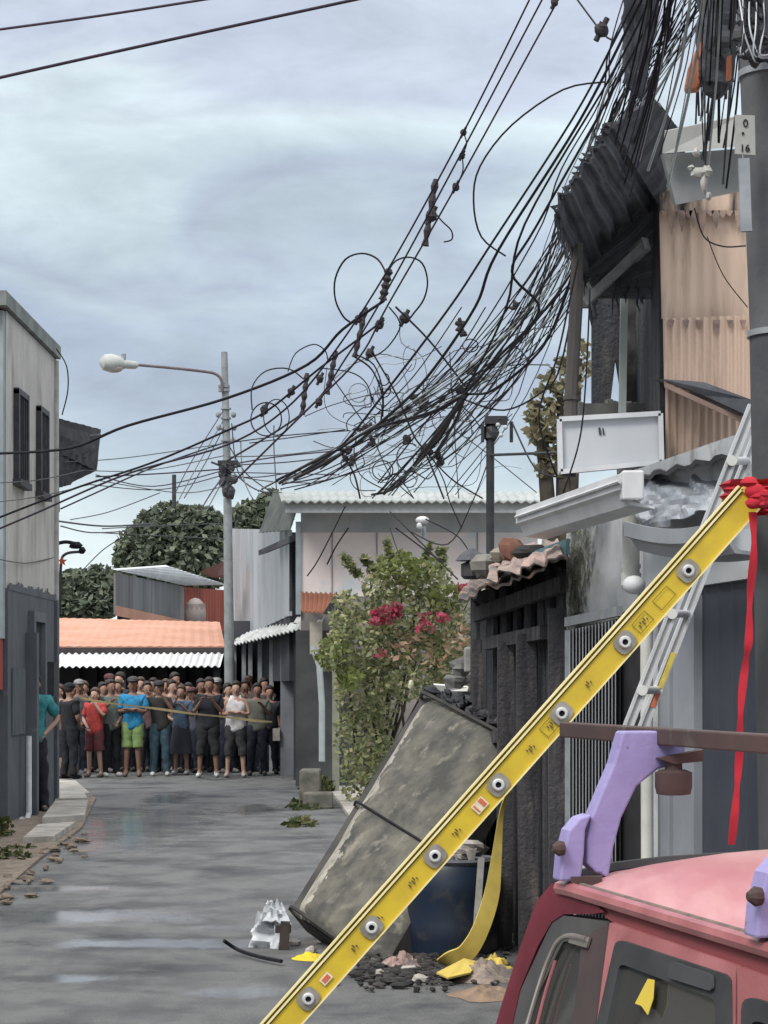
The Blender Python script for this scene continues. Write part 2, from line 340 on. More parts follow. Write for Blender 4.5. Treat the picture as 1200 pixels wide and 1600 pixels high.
# unseen house added on the left for the car's windows to reflect
t = thing('offframe_house', 'pale rendered house added out of view on the left for window reflections', 'house', (-8, 15, 0))
part('wall', MB().box((-10, 5, 0), (-5.6, 25.8, 3.6)), M('offframe_render', (.5, .48, .44), (.42, .4, .37), 1), t)
for k in range(6):
    yy = 6.2+k*3.3; f_ = part('window', MB().box((-5.6, yy, .9), (-5.56, yy+1.3, 2.3)), glassd, t); part('frame', MB().box((-5.56, yy+.6, .9), (-5.5, yy+.7, 2.3)), whitep, f_)
part('roof', MB().box((-10.2, 4.8, 3.6), (-5.1, 26, 3.78)), M('rust', (.30, .12, .07)), t)

# scorched awning beyond the left building
t = thing('burnt_awning', 'ragged blackened corrugated awning hanging past the left building', 'awning', P(85, 760, 32.6))
mb = MB()
A = [(84, 650), (158, 671), (150, 735), (108, 760), (84, 762)]
def rag(u, v): return .03*math.sin(u*34)+.05*pnoise(V((u*3, v*3, 1)))
mb.sheet(P(82, 765, 31.6), P(112, 757, 32.6), P(138, 716, 33.2), P(82, 700, 31.6), 30, 6, lambda u, v: .015*math.sin(u*30)+.03*pnoise(V((u*4, v*3, 1))), .02)
mb.sheet(P(82, 702, 31.7), P(151, 736, 33.4), P(158, 671, 34.2), P(82, 651, 31.7), 40, 6, lambda u, v: .012*math.sin(u*44)+.03*pnoise(V((u*4, v*3, 1))), .03)
mb.sheet(P(104, 758, 32.4), P(150, 736, 33.4), P(152, 700, 33.6), P(100, 715, 32.2), 20, 4, lambda u, v: .02*pnoise(V((u*4, v*3, 1))), .02)
part('sheet', mb, M('soot_sheet', (.02, .022, .025), (.045, .046, .05), 5, rough=.85), t)
mb = MB(); mb.tube([P(86, 688, 32.2), P(156, 680, 34)], .025); mb.tube([P(84, 655, 31.6), P(88, 800, 31.9)], .05)
part('frame', mb, darkmetal, t)

# ---------------------------------------------------------------- end building with orange roof
t = thing('orange_roof_building', 'low building with an orange metal roof and white awning behind the crowd', 'building', (-5, 46, 0))
orange = M('orange_roof', (.56, .29, .20), (.47, .23, .145), 1.2, rough=.65, c3=(.45, .3, .25), scale3=1.3, lo3=.62, hi3=.8, stretch3=(1, .4, 1))
z0 = 2.37
mb = MB(); mb.sheet((-10, 45, z0), (-3.1, 45, z0), (-3.6, 50.5, z0+.62), (-10, 50.5, z0+.78), 70, 4, ribs(35, .012), .03); part('roof', mb, orange, t)
part('beam', MB().box((-10, 44.9, 2.17), (-3.12, 45.05, 2.35)), M('dark_brown', (.04, .03, .035), (.06, .05, .05)), t)
mb = MB(); mb.sheet((-10, 43.9, 1.96), (-3.12, 43.9, 1.98), (-3.12, 44.85, 2.24), (-10, 44.85, 2.22), 280, 2, corr(52, .022), .01); part('awning', mb, M('white_roof', (.70, .71, .71), (.6, .61, .62), 3, rough=.5), t)
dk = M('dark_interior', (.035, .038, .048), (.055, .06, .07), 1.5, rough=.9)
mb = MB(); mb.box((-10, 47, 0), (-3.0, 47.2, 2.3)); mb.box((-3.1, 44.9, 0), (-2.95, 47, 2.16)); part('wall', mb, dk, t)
for x in (-9.6, -6.9, -5.0, -3.2): part('post', MB().box((x-.06, 44.1, 0), (x+.06, 44.22, 1.95)), darkmetal, t)
mb = MB()
for k in range(9): mb.box((-6.4+k*.36, 46.9, .0), (-6.2+k*.36, 46.99, 2.1))
part('door', mb, M('dark_panel', (.03, .035, .045), (.05, .055, .065), 3), t)

t = thing('warehouse', 'grey corrugated building with a white roof and red side behind the orange roof', 'building', (-4.5, 55, 0))
gm = M('old_grey_sheet', (.24, .25, .26), (.17, .175, .18), 2, rough=.7, stretch=(1, 1, .1), c3=(.12, .11, .11), scale3=2, stretch3=(3, 3, .1))
mb = MB(); mb.sheet(P(181, 960, 52), P(288, 985, 60), P(288, 917, 60), P(181, 895, 52), 120, 1, corr(30, .03), .05); part('wall', mb, gm, t)
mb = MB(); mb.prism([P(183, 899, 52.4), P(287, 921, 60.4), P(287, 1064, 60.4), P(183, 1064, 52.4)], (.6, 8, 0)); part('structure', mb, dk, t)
mb = MB(); mb.sheet(P(286, 985, 59.8), P(352, 986, 62), P(352, 922, 62), P(286, 917, 59.8), 50, 1, corr(18, .02), .05); part('wall', mb, M('red_sheet', (.36, .10, .07), (.26, .07, .05), 2, rough=.7, stretch=(1, 1, .2)), t, label='red corrugated wall section')
mb = MB(); mb.sheet(P(178, 890, 51.8), P(290, 915, 59.7), P(356, 914, 63), P(262, 884, 57), 30, 2, ribs(15, .02), .06); part('roof', mb, M('white_metal_roof', (.75, .77, .78), (.6, .62, .64), 1.5, rough=.5), t)
mb = MB(); mb.prism([P(181, 946, 51.8), P(290, 970, 59.7), P(290, 984, 59.7), P(181, 962, 51.8)], (0, -.1, 0)); part('flashing', mb, orange, t)
mb = MB(); mb.ball(P(305, 960, 58), (.28, .28, .42), 12, 8); mb.lathe(P(305, 975, 58), [(.2, 0), (.26, .1), (.26, .5)], 12)
solo('roof_vent', mb, M('vent', (.35, .3, .28), (.25, .22, .2)), 'round grey-brown vent standing on the roof beside the red wall', 'roof vent', smooth=True)

# small brown eave at the street lamp's far side
mb = MB(); mb.prism([P(312, 893, 47), P(352, 876, 46), P(352, 898, 46), P(338, 900, 46.5), P(325, 900, 47)], (.1, .8, 0)); 
solo('wooden_eave', mb, M('eave_brown', (.06, .03, .03), (.09, .05, .045)), 'small dark brown eave jutting out behind the street lamp pole', 'eave')

# ---------------------------------------------------------------- far trees
lm_far = leafmat('far_leaf', [(.085, .105, .08), (.12, .145, .105), (.16, .185, .13), (.20, .225, .16)], .2)
def tree(blobs_px, d, n, size, label, base_px, seed, mat=None, group=None, cat='tree', name='broad_tree'):
    s = F/d; base = P(base_px, HY, d); base.z = 0
    t = thing(name, label, cat, base, group)
    bl = [(P(x, y, d), (rx/s, rx/s*.8, ry/s)) for x, y, rx, ry in blobs_px]
    mb = MB(); leaves(mb, bl, n, size, seed, .35); part('crown', mb, mat or lm_far, t)
    top = max(b[0].z for b in bl)
    tr = MB(); tr.tube([base, base+V((.1, 0, top*.4)), base+V((0, 0, top*.75))], [top*.04, top*.03, top*.015], 8)
    for c, r in bl: tr.tube([base+V((0, 0, top*.35)), (base+c)*.5+V((0, 0, top*.15)), c], [top*.02, top*.013, top*.006], 6)
    part('trunk', tr, M('bark', (.09, .075, .06), (.05, .04, .035), 6, rough=1), t)
    return t
tree([(265, 840, 62, 56), (222, 868, 45, 52), (312, 850, 52, 62), (280, 885, 90, 45), (240, 822, 28, 22), (330, 830, 25, 28)], 110, 16000, .26, 'large dark rounded tree behind the grey corrugated building', 265, 11)
tree([(120, 925, 36, 36), (155, 918, 34, 34), (100, 945, 22, 30), (140, 945, 50, 26)], 90, 6000, .26, 'smaller green tree between the left building and the grey warehouse', 135, 12)
tree([(395, 815, 40, 32), (425, 800, 32, 34), (380, 835, 26, 30)], 70, 4000, .2, 'dark tree showing above the silver corrugated wall behind the lamp pole', 400, 13)
lm_dry = leafmat('dry_leaf', [(.14, .14, .08), (.25, .23, .14), (.34, .29, .19), (.24, .26, .15)], .3)
tree([(875, 600, 34, 44), (850, 660, 34, 40), (885, 690, 30, 46), (905, 560, 26, 40), (858, 725, 26, 30), (838, 630, 14, 22)], 24, 1150, .07, 'thin yellow-green tree seen through the cables beside the burnt upper floor', 880, 14, lm_dry)
mb = MB(); mb.tube([P(272, 790, 108), P(272, 742, 108)], .1); mb.box(P(269, 750, 108.2), P(275, 742, 108.4)); mb.box(P(270, 768, 108.2), P(274, 762, 108.4))
solo('antenna', mb, darkmetal, 'thin antenna poking above the large dark tree', 'antenna')

# ---------------------------------------------------------------- right side, middle distance
silver = M('silver_sheet', (.40, .43, .46), (.30, .33, .35), 1.5, rough=.55, metal=.2, stretch=(1, 1, .15), c3=(.2, .2, .2), scale3=1.2, stretch3=(2, 2, .2), lo3=.56, hi3=.8)
t = thing('silver_shop', 'building with silver corrugated upper wall and dark open ground floor right of the crowd', 'building', (-1.9, 45, 0))
mb = MB(); mb.sheet(P(364, 1002, 50), P(452, 962, 40), P(452, 828, 40), P(364, 826, 50), 180, 1, ribs(14, .045, .2), .05); part('wall', mb, silver, t)
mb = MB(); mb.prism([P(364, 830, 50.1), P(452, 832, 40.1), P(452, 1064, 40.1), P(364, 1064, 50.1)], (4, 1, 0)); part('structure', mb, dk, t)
mb = MB(); mb.sheet(P(345, 1012, 46), P(500, 975, 36.5), P(512, 950, 37.5), P(362, 996, 48), 150, 2, corr(26, .02), .02); part('awning', mb, M('awning_sheet', (.62, .63, .62), (.45, .46, .45), 4, rough=.6), t)
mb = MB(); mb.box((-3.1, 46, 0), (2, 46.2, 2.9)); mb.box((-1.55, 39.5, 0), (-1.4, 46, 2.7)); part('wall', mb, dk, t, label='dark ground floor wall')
for x, d in ((366, 45), (381, 44.5), (391, 44), (406, 43.4), (424, 42.6)):
    p = P(x, 1000, d); part('post', MB().box((p.x-.04, d, 0), (p.x+.04, d+.08, p.z)), galv, t)
p = P(451, 1000, 41.5); part('column', MB().box((p.x-.14, 41.3, 0), (p.x+.14, 41.6, 2.75)), M('col_grey', (.22, .235, .26), (.17, .18, .2), 3), t)
part('meter_box', MB().box((P(427, 1140, 41.4).x, 41.2, P(0, 1157, 41.4).z), (P(438, 1140, 41.4).x, 41.4, P(0, 1138, 41.4).z)), concrete, t)
mb = MB(); mb.sheet(P(405, 832, 41), P(452, 828, 38.5), P(470, 772, 38.5), P(428, 768, 41), 30, 2, corr(8, .02), .02)
solo('roof_sheet', mb, M('green_dark_sheet', (.10, .115, .11), (.15, .165, .155), 3), 'weathered dark grey-green metal sheet leaning beside the pink building roof', 'metal sheet')

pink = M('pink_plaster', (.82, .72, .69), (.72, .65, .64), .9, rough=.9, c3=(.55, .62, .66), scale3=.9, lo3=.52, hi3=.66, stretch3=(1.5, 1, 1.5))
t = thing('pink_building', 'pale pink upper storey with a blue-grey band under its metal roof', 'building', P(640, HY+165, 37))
d = 37.
def B(x0, y0, x1, y1, da, db, mb=None):
    mb = mb or MB(); a = P(x0, y1, da); b = P(x1, y0, da); mb.box((a.x, da, a.z), (b.x, db, b.z)); return mb
part('wall', B(470, 832, 840, 932, 37, 39), pink, t)
part('wall', B(470, 800, 840, 832, 36.99, 39), M('teal_band', (.34, .38, .41), (.46, .47, .49), 2), t, label='blue-green band under the eave')
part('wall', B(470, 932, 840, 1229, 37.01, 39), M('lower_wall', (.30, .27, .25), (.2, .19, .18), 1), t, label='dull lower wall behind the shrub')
part('fascia', B(446, 782, 850, 801, 36.2, 36.3), M('fascia_pale', (.42, .44, .45), (.33, .35, .36), 2), t)
mb = MB(); mb.sheet(P(440, 783, 36.1), P(860, 783, 36.1), P(850, 768, 39.5), P(435, 768, 39.5), 120, 2, corr(30, .02), .02); part('roof', mb, M('green_roof', (.30, .33, .31), (.40, .42, .41), 2, rough=.6), t)
part('wall', B(462, 815, 470, 960, 36.95, 37.1), M('blue_trim', (.33, .40, .44), (.28, .33, .36)), t, label='pale blue corner strip')
for x in (518, 588, 745): part('joint', B(x, 832, x+2, 930, 36.985, 37), M('joint', (.3, .28, .29), (.26, .25, .26)), t)
mb = MB()
for x in (452, 463): B(x, 842, x+4, 955, 37.4, 37.5, mb)
B(455, 842, 466, 950, 37.6, 37.7, mb); part('side_window', mb, darkmetal, t)
mb = MB(); mb.prism([P(404, 860, 37.4), P(452, 838, 36.8), P(452, 848, 36.8), P(404, 868, 37.4)], (.1, 1.0, .1))
solo('small_awning', mb, charsheet, 'narrow dark awning with rusty edge between the silver wall and pink wall', 'awning')
# rusty low roof + burnt timber
mb = MB(); mb.sheet(P(470, 955, 35), P(535, 958, 34), P(545, 928, 36), P(470, 925, 37), 40, 2, corr(10, .02), .02)
solo('rusty_roof_sheet', mb, M('rust', (.30, .12, .07), (.42, .22, .14), 2, rough=.9, c3=(.5, .45, .4), scale3=2), 'rusty orange roof sheet below the pink wall beside the shrub', 'metal sheet')
mb = MB(); mb.prism([P(505, 958, 33.6), P(520, 935, 33.6), P(537, 924, 33.6), P(533, 945, 33.6), P(526, 968, 33.6), P(512, 962, 33.6)], (.05, .4, .02))
solo('burnt_plank', mb, char, 'jagged black burnt plank standing up beside the rusty roof sheet', 'plank')
t = thing('gatepost_wall', 'dark boundary wall with cream post and pale pipe left of the shrub', 'wall', P(495, HY+170, 36))
part('wall', B(462, 985, 545, 1229, 36.4, 36.7), M('dark_wall', (.045, .05, .055), (.075, .078, .08), 2), t)
part('post', B(484, 972, 503, 1022, 36.1, 36.3), M('cream', (.6, .56, .48), (.45, .42, .36)), t)
part('pipe', MB().tube([P(489, 1012, 36.05), P(499, 1040, 35.9), P(503, 1100, 35.9), P(503, 1190, 35.8)], .05, 8), M('pipe_grey', (.42, .47, .48), (.34, .38, .39)), t, smooth=True)
part('post', B(519, 985, 530, 1252, 34.6, 34.75), M('cream_green', (.30, .31, .24), (.2, .21, .16)), t, label='mossy cream post')
p = G(486, 1262); mb = MB(); mb.box((p.x-.16, p.y, 0), (p.x+.12, p.y+.8, .5)); mb.box((p.x-.1, p.y-.4, 0), (p.x+.3, p.y, .22))
solo('block_step', mb, M('old_block', (.20, .19, .16), (.11, .11, .095), 5, rough=1, bump=.5), 'low weathered concrete block step at the kerb left of the shrub', 'step', bev=.03)

# bougainvillea
lm_b = leafmat('shrub_leaf', [(.11, .14, .075), (.19, .22, .115), (.30, .34, .17), (.42, .43, .22), (.46, .41, .28)], .3)
lm_f = leafmat('pink_flower', [(.36, .03, .09), (.52, .07, .14), (.46, .20, .20), (.3, .1, .1)], .3)
t = thing('flowering_shrub', 'tall green shrub with clusters of crimson flowers in front of the pink building', 'shrub', G(580, 1250))
d = 31.; s = F/d
bl = [(P(x, y, dd), (rx/F*dd, .7, ry/F*dd)) for x, y, rx, ry, dd in [(640, 960, 80, 62, 31), (570, 1000, 60, 62, 31), (700, 990, 48, 60, 31), (645, 1040, 80, 56, 31), (575, 1080, 55, 60, 31.3), (570, 1160, 50, 70, 31.6), (585, 1220, 55, 50, 31.8), (600, 915, 36, 40, 31), (670, 905, 38, 36, 31), (700, 1060, 38, 40, 31.5), (540, 960, 26, 44, 31), (520, 1025, 22, 30, 30.5)]]
mb = MB(); leaves(mb, bl, 11500, .06, 21, .0)
rr = random.Random(5)
for (xa, ya, xb, yb) in [(560, 900, 545, 880), (585, 895, 575, 880), (615, 890, 608, 862), (640, 885, 630, 870), (662, 880, 668, 862), (690, 890, 690, 870), (720, 930, 735, 925), (600, 905, 598, 885), (735, 985, 748, 980)]:
    for k in range(34):
        u = k/34; p = P(xa+(xb-xa)*u*1.7, ya+(yb-ya)*u*1.7, 31); leaves(mb, [(p, (.05, .05, .05))], 3, .09, k+int(xa), 0)
part('foliage', mb, lm_b, t)
mb = MB()
for k in range(16):
    c, r = bl[k % len(bl)]; mb.tube([G(585, 1250)+V((rr.uniform(-.2, .2), 0, 0)), (G(585, 1250)+c)*.5+V((rr.uniform(-.2, .2), 0, 0)), c+V((rr.uniform(-.3, .3), 0, r[2]*.8))], [.035, .02, .007], 6)
part('stem', mb, M('bark', (.1, .08, .06)), t)
for (x, y, rx, ry, n_) in [(604, 960, 24, 15, 210), (588, 970, 14, 8, 70), (664, 975, 16, 20, 55), (723, 918, 12, 7, 70), (595, 1022, 12, 7, 25), (690, 965, 10, 10, 40), (620, 948, 10, 8, 80)]:
    mb = MB(); leaves(mb, [(P(x, y, 30.3), (rx/119, .12, ry/119))], n_, .065, x, 0, 1.2); part('flower_cluster', mb, lm_f, t)
mb = MB(); leaves(mb, [(P(520, 1020, 30.2), (.26, .3, .24)), (P(545, 1060, 30.2), (.2, .3, .2)), (P(640, 890, 30.6), (.5, .3, .22)), (P(700, 930, 30.6), (.3, .3, .2))], 900, .07, 91, 0); part('young_leaves', mb, leafmat('young_leaf', [(.16, .20, .06), (.24, .27, .09), (.12, .16, .06)], .35), t)
lm_p = leafmat('peach_leaf', [(.42, .26, .19), (.46, .34, .24), (.36, .32, .2)], .3)
mb = MB(); leaves(mb, [(P(720, 995, 30.4), (.26, .2, .3)), (P(640, 1010, 30.4), (.35, .15, .2)), (P(680, 1035, 30.4), (.25, .15, .15))], 190, .075, 77, 0); part('dry_leaves', mb, lm_p, t)

# lamp post among shrub; service mast
t = thing('garden_lamp', 'slim grey post with a small white lamp head in front of the pink wall', 'lamp', V((P(662, 900, 33).x, 33, 0)))
p = P(662, 900, 33); part('pole', MB().tube([(p.x, 33, 0), (p.x, 33, P(0, 822, 33).z)], .035, 8), galv, t, smooth=True)
mb = MB(); mb.ball(P(660, 813, 33), (.1, .1, .06)); mb.ball(P(655, 822, 32.9), (.04, .04, .05)); part('lamp_head', mb, whitep, t, smooth=True)
t = thing('service_mast', 'dark steel service mast with cable clamps rising left of the white sign box', 'mast', V((P(766, 900, 18).x, 18, 0)))
p = P(766, 900, 18); part('pole', MB().tube([(p.x, 18, 0), (p.x, 18, P(0, 680, 18).z)], .032, 10), darkmetal, t, smooth=True)
part('arm', MB().tube([P(766, 711, 18), P(872, 707, 16)], .012, 6), darkmetal, t)
mb = MB(); mb.ball(P(768, 676, 18), (.06, .06, .08), 8, 6, .2, 3); mb.box(P(758, 662, 17.95), P(792, 652, 18.05)); mb.ball(P(780, 656, 18), (.07, .05, .03), 8, 6, .2)
mb.box(P(752, 690, 17.95), P(756, 662, 18.02)); mb.box(P(797, 690, 17.95), P(801, 660, 18.02)); part('clamp', mb, darkmetal, t)
for x, y in ((778, 664), (790, 668), (783, 680)): part('insulator', MB().ball(P(x, y, 17.9), .018), whitep, t, smooth=True)

# ---------------------------------------------------------------- charred shack
t = thing('charred_shack', 'burnt black timber shack with a rusty sheet roof in front of the mossy wall', 'shack', FP(810, 1500))
mb = MB(); a = FP(735, 930, -.12); b = FP(886, 868, -.12); a0 = V((a.x, a.y, 0)); b0 = V((b.x, b.y, 0)); nI = V((2.2, .34, 0))
mb.prism([a0, b0, V((b.x, b.y, b.z)), V((a.x, a.y, a.z))], nI); part('structure', mb, M('soot', (.010, .010, .012), (.022, .022, .025), 4, rough=.95), t)
rr = random.Random(9); mb = MB()
xs = 735
while xs < 886:
    wd = rr.uniform(6, 13); off = rr.uniform(-.06, .0)
    if rr.random() < .86:
        top = 930-(xs-735)*.41+rr.uniform(5, 28); p = FP(xs, top, off-.02); q = FP(min(xs+wd, 887), top+rr.uniform(-8, 8), off-.02)
        tl = rr.uniform(-.035, .035); mb.prism([(p.x, p.y, rr.uniform(0, .03)), (q.x, q.y, 0), (q.x+tl, q.y-tl*6, q.z), (q.x+tl-.02, q.y-tl*6+.1, q.z-rr.uniform(-.05, .08)), (p.x+tl, p.y-tl*6, p.z)], (.03, .004, 0))
    xs += wd+rr.uniform(0, 2.5)
part('boards', mb, char, t)
mb = MB()
mb.bar(FP(742, 962, .02), FP(882, 912, .02), .05, .09); mb.bar(FP(760, 1006, .03), FP(850, 988, .03), .05, .08); mb.bar(FP(790, 1000, .05), FP(788, 1488, .03), .08, .1, (1, 0, 0)); mb.bar(FP(822, 990, .05), FP(826, 1500, .03), .06, .12, (1, 0, 0)); mb.bar(FP(870, 950, .05), FP(872, 1530, .03), .06, .1, (1, 0, 0))
mb.bar(FP(742, 1160, .02), FP(782, 1150, .02), .05, .08); mb.bar(FP(745, 1000, .03), FP(752, 1470, .02), .07, .07, (1, 0, 0))
part('beam', mb, M('char_beam', (.036, .037, .046), (.08, .076, .08), 7, stretch=(2, 2, .2), rough=.9, bump=.8, c3=(.15, .13, .12), scale3=6, lo3=.56, hi3=.74, stretch3=(2, 2, .3)), t)
rustd = M('rusty_brown', (.16, .13, .12), (.09, .08, .08), 3, rough=.9, c3=(.40, .27, .2), scale3=4, lo3=.5, hi3=.66)
mb = MB()
def ragr(u, v): return .02*math.sin(u*60+3*pnoise(V((u*5, 0, 2))))*(.35+1.2*abs(pnoise(V((u*4, v, 8)))))+.05*pnoise(V((u*5, v*3, 4)))
mb.sheet(FP(715, 938, .25), FP(885, 872, .25), FP(885, 850, -.5), FP(735, 905, -.5), 60, 8, ragr, .015); part('roof', mb, rustd, t)
mb = MB(); mb.sheet(FP(760, 905, .28), FP(880, 868, .3), FP(872, 842, -.1), FP(775, 862, -.1), 30, 8, lambda u, v: .05*pnoise(V((u*6, v*4, 9)))+.01*math.sin(u*40), .01); part('roof_sheet', mb, M('pinkish_rust', (.42, .3, .26), (.2, .18, .17), 3, rough=.9), t)
for k, (x, y, sx, sz, lab, mt) in enumerate([(800, 858, .085, .07, 'reddish brick block on the shack roof', (.22, .11, .08)), (765, 885, .13, .08, 'grey lump of rubble at the left end of the shack roof', (.22, .21, .19)), (830, 862, .12, .04, 'flat charred scrap near the right end of the shack roof', (.05, .05, .05)), (782, 868, .07, .05, 'small tan stone between the brick and the rubble on the shack roof', (.3, .27, .22))]):
    mb = MB(); mb.ball(FP(x, y, .1), (sx, sx, sz), 7, 5, .25, k+40); solo('rubble', mb, M('rub%d' % k, mt, tuple(c*.6 for c in mt), 8, rough=1), lab, 'rubble')
t = thing('lantern', 'small dark old lantern on a post left of the shack roof', 'lantern', FP(735, 912, .2))
mb = MB(); c = FP(737, 905, .15); mb.lathe(c, [(.05, 0), (.07, .02), (.07, .1), (.02, .12)], 8); part('body', mb, darkmetal, t); part('hood', MB().lathe(c+V((0, 0, .12)), [(.11, 0), (.08, .04), (.02, .08)], 10), charsheet, t)

# white meter + pipes left of the shack
t = thing('meter_cabinet', 'broken pale meter box and pipes on the wall between shrub and shack', 'meter box', P(740, 1110, 17))
mb = MB(); mb.box(P(726, 1050, 17), P(752, 1012, 17.2)); part('box', mb, M('melted_white', (.36, .36, .34), (.2, .2, .19), 9), t, bev=.01)
mb = MB(); mb.tube([P(744, 1050, 17), P(744, 1105, 17)], .025); mb.tube([P(757, 1020, 17), P(757, 1110, 17)], .02); part('pipe', mb, galv, t)
mb = MB(); mb.box(P(705, 1105, 17.3), P(765, 1080, 17.5)); mb.box(P(735, 1135, 17.3), P(768, 1100, 17.45)); mb.ball(P(720, 1045, 17.2), (.09, .06, .08), 8, 6, .3, 1); mb.ball(P(710, 1065, 17.2), (.1, .06, .05), 8, 6, .3, 2); part('ledge', mb, M('ash_grey', (.2, .2, .19), (.12, .12, .12), 6), t)
mb = MB(); mb.prism([P(678, 1070, 17.6), P(732, 1074, 17.4), P(730, 1080, 17.4), P(690, 1082, 17.6)], (0, .2, .01)); solo('white_board', mb, M('bright_white', (.8, .8, .78), (.7, .7, .68)), 'bright white strip of board lying just above the scorched refrigerator', 'board')
# masonry behind, between shrub and shack
mb = MB(); a = P(700, 1060, 18.5); mb.box((a.x, 18.5, 0), (1.6, 18.8, 1.75)); solo('garden_wall', mb, M('mossy_wall', (.12, .11, .09), (.07, .075, .05), 3, rough=1, bump=.5), 'sooty low masonry wall behind the scorched refrigerator', 'wall')

# ---------------------------------------------------------------- corner house on the right
t = thing('corner_house', 'mossy white plaster house with gutters, metal gate and dark blue door on the right', 'house', FP(1000, 1500))
plaster = M('dirty_white_plaster', (.50, .51, .52), (.36, .37, .38), 2, rough=.9, c3=(.16, .16, .15), scale3=3, lo3=.56, hi3=.72, bump=.3)
zt = 2.76
def FX(d_, off=0): return V((3.03-off-.153*d_, d_, 0))
a = FX(13.05); b = FX(8.2)
mb = MB(); mb.prism([a, b, b+V((0, 0, zt)), a+V((0, 0, zt))], (4.5, .7, 0)); part('wall', mb, plaster, t)
moss = leafmat('moss_leaf', [(.10, .12, .06), (.16, .18, .09), (.27, .27, .2)], .1)
mb = MB()
rr = random.Random(3)
for k in range(1500):
    x = 885+abs(rr.gauss(0, 24)); y = rr.uniform(812, 985)
    if x > 930-(y-812)*.13 or (rr.random() < .3 and pnoise(V((x*.05, y*.04, 0))) < 0): continue
    p = FP(x, y, .015+rr.random()*.02); sz = .015*rr.uniform(.5, 1.3)
    mb.add([p+V((0, -sz, 0)), p+V((-sz*.3, sz*.1, -sz)), p+V((0, sz, 0)), p+V((-.2*sz, 0, sz))], [(0, 1, 2, 3)])
part('moss', mb, moss, t)
# metal gate with pleated bars
mb = MB(); mb.prism([FP(888, 985, .03), FP(967, 966, .03), FP(967, 1455, .03), FP(888, 1455, .03)], (.01, 0, 0)); gp = part('gate', mb, M('pleat_shade', (.19, .20, .21), (.13, .135, .14)), t)  # darker backing colour stands in for the shade between the pleats
mb = MB(); xx = 888.5
while xx < 965:
    a = FP(xx, 985-(xx-888)*.22, .05); b = FP(xx+4.4, 985-(xx+4.4-888)*.22, .05); c_ = FP(xx+2.2, 985-(xx-888)*.22, .075)
    mb.prism([V((a.x, a.y, .1)), V((c_.x, c_.y, .1)), V((b.x, b.y, .1))], (0, 0, a.z-.1)); xx += 5.1+R.uniform(-.2, .2)
part('pleats', mb, M('gate_grey', (.46, .48, .5), (.30, .31, .32), 5, rough=.6, metal=.1, stretch=(1, 1, .25)), gp)
mb = MB(); mb.bar(FP(886, 972, .06), FP(968, 955, .06), .03, .05); mb.bar(FP(887, 985, .06), FP(887, 1450, .06), .03, .03); part('gate_frame', mb, galv, t)
mb = MB(); mb.prism([FP(966, 960, .02), FP(1002, 945, .02), FP(1002, 1480, .02), FP(966, 1480, .02)], (.01, 0, 0)); part('dark_opening', mb, M('soot', (.01, .01, .012)), t)
# columns
cg = M('column_grey', (.28, .30, .33), (.22, .235, .26), 2, rough=.8)
for x0_, x1_, o_ in ((1028, 1046, .05), (1052, 1084, .07)):
    a = FP(x0_, 1000, o_); b = FP(x1_, 1000, o_); mb = MB(); mb.prism([V((a.x, a.y, 0)), V((b.x, b.y, 0)), V((b.x, b.y, 2.1)), V((a.x, a.y, 2.1))], (.15, .02, 0)); part('column', mb, cg, t)
a = FP(1084, 1000, .03); b = FP(1330, 1000, .03)
mb = MB(); mb.sheet(V((a.x, a.y, 0)), V((b.x, b.y, 0)), V((b.x, b.y, 2.13)), V((a.x, a.y, 2.13)), 40, 1, lambda u, v: .006 if (u*10) % 1 < .06 else 0, .02)
part('door', mb, M('navy_door', (.032, .038, .055), (.045, .052, .07), 2, rough=.6), t)
mb = MB(); mb.prism([FP(1005, 862, .06), FP(1330, 790, .06), FP(1330, 880, .06), FP(1005, 928, .06)], (.05, 0, 0)); part('lintel', mb, M('lintel_white', (.50, .52, .54), (.4, .42, .44), 2), t)
# pipes
wp = M('pvc_white', (.62, .62, .58), (.5, .5, .46), 4, rough=.5)
part('downpipe', MB().tube([FP(1010, 930, .12), FP(1012, 1500, .12)], .03, 10), wp, t, smooth=True)
part('downpipe', MB().tube([FP(986, 775, .14), FP(986, 905, .10)], .042, 10), wp, t, smooth=True)
mb = MB(); mb.lathe(FP(986, 905, .1), [(.05, -.03), (.05, .03)], 12); mb.lathe(FP(986, 885, .1), [(.048, -.01), (.048, .01)], 12); part('collar', mb, wp, t)
# gutters
gw = M('gutter_white', (.66, .67, .68), (.55, .56, .57), 3, rough=.5, c3=(.35, .34, .33), scale3=3, lo3=.6, hi3=.8)
def gutter(a, b, h, wd, sag=0):
    mb = MB(); prof = [(0, 0), (0, -h*.45), (.15*wd, -h*.55), (.3*wd, -h*.9), (wd, -h), (wd, -h*.93), (.4*wd, -h*.8), (.06*wd, -h*.35), (.06*wd, 0)]
    n = 10; vs = []; a = V(a); b = V(b); k = len(prof)
    for i in range(n+1):
        u = i/n; c = a*(1-u)+b*u+V((0, 0, -sag*math.sin(u*math.pi)))
        for (px_, pz) in prof: vs.append(c+V((px_, 0, pz)))
    fs = [(i*k+j, i*k+(j+1) % k, (i+1)*k+(j+1) % k, (i+1)*k+j) for i in range(n) for j in range(k)]+[tuple(range(k)), tuple(range(n*k, n*k+k))]
    return mb.add(vs, fs)
part('gutter', gutter(FP(806, 798, .35), FP(968, 740, .35), .16, .16), gw, t)
mb = MB()
for q, o_ in ((.035, .02), (.075, .055), (.11, .10)):
    a = FP(806, 798, .36)+V((o_-.02, 0, -q)); b = FP(968, 740, .36)+V((o_-.02, 0, -q)); mb.tube([a, b], .009, 6)
part('gutter_ridge', mb, gw, t, smooth=True)
mb = MB(); a = FP(968, 740, .33); mb.box((a.x, a.y-.12, a.z-.13), (a.x+.10, a.y, a.z+.005)); part('gutter_box', mb, gw, t, bev=.01)
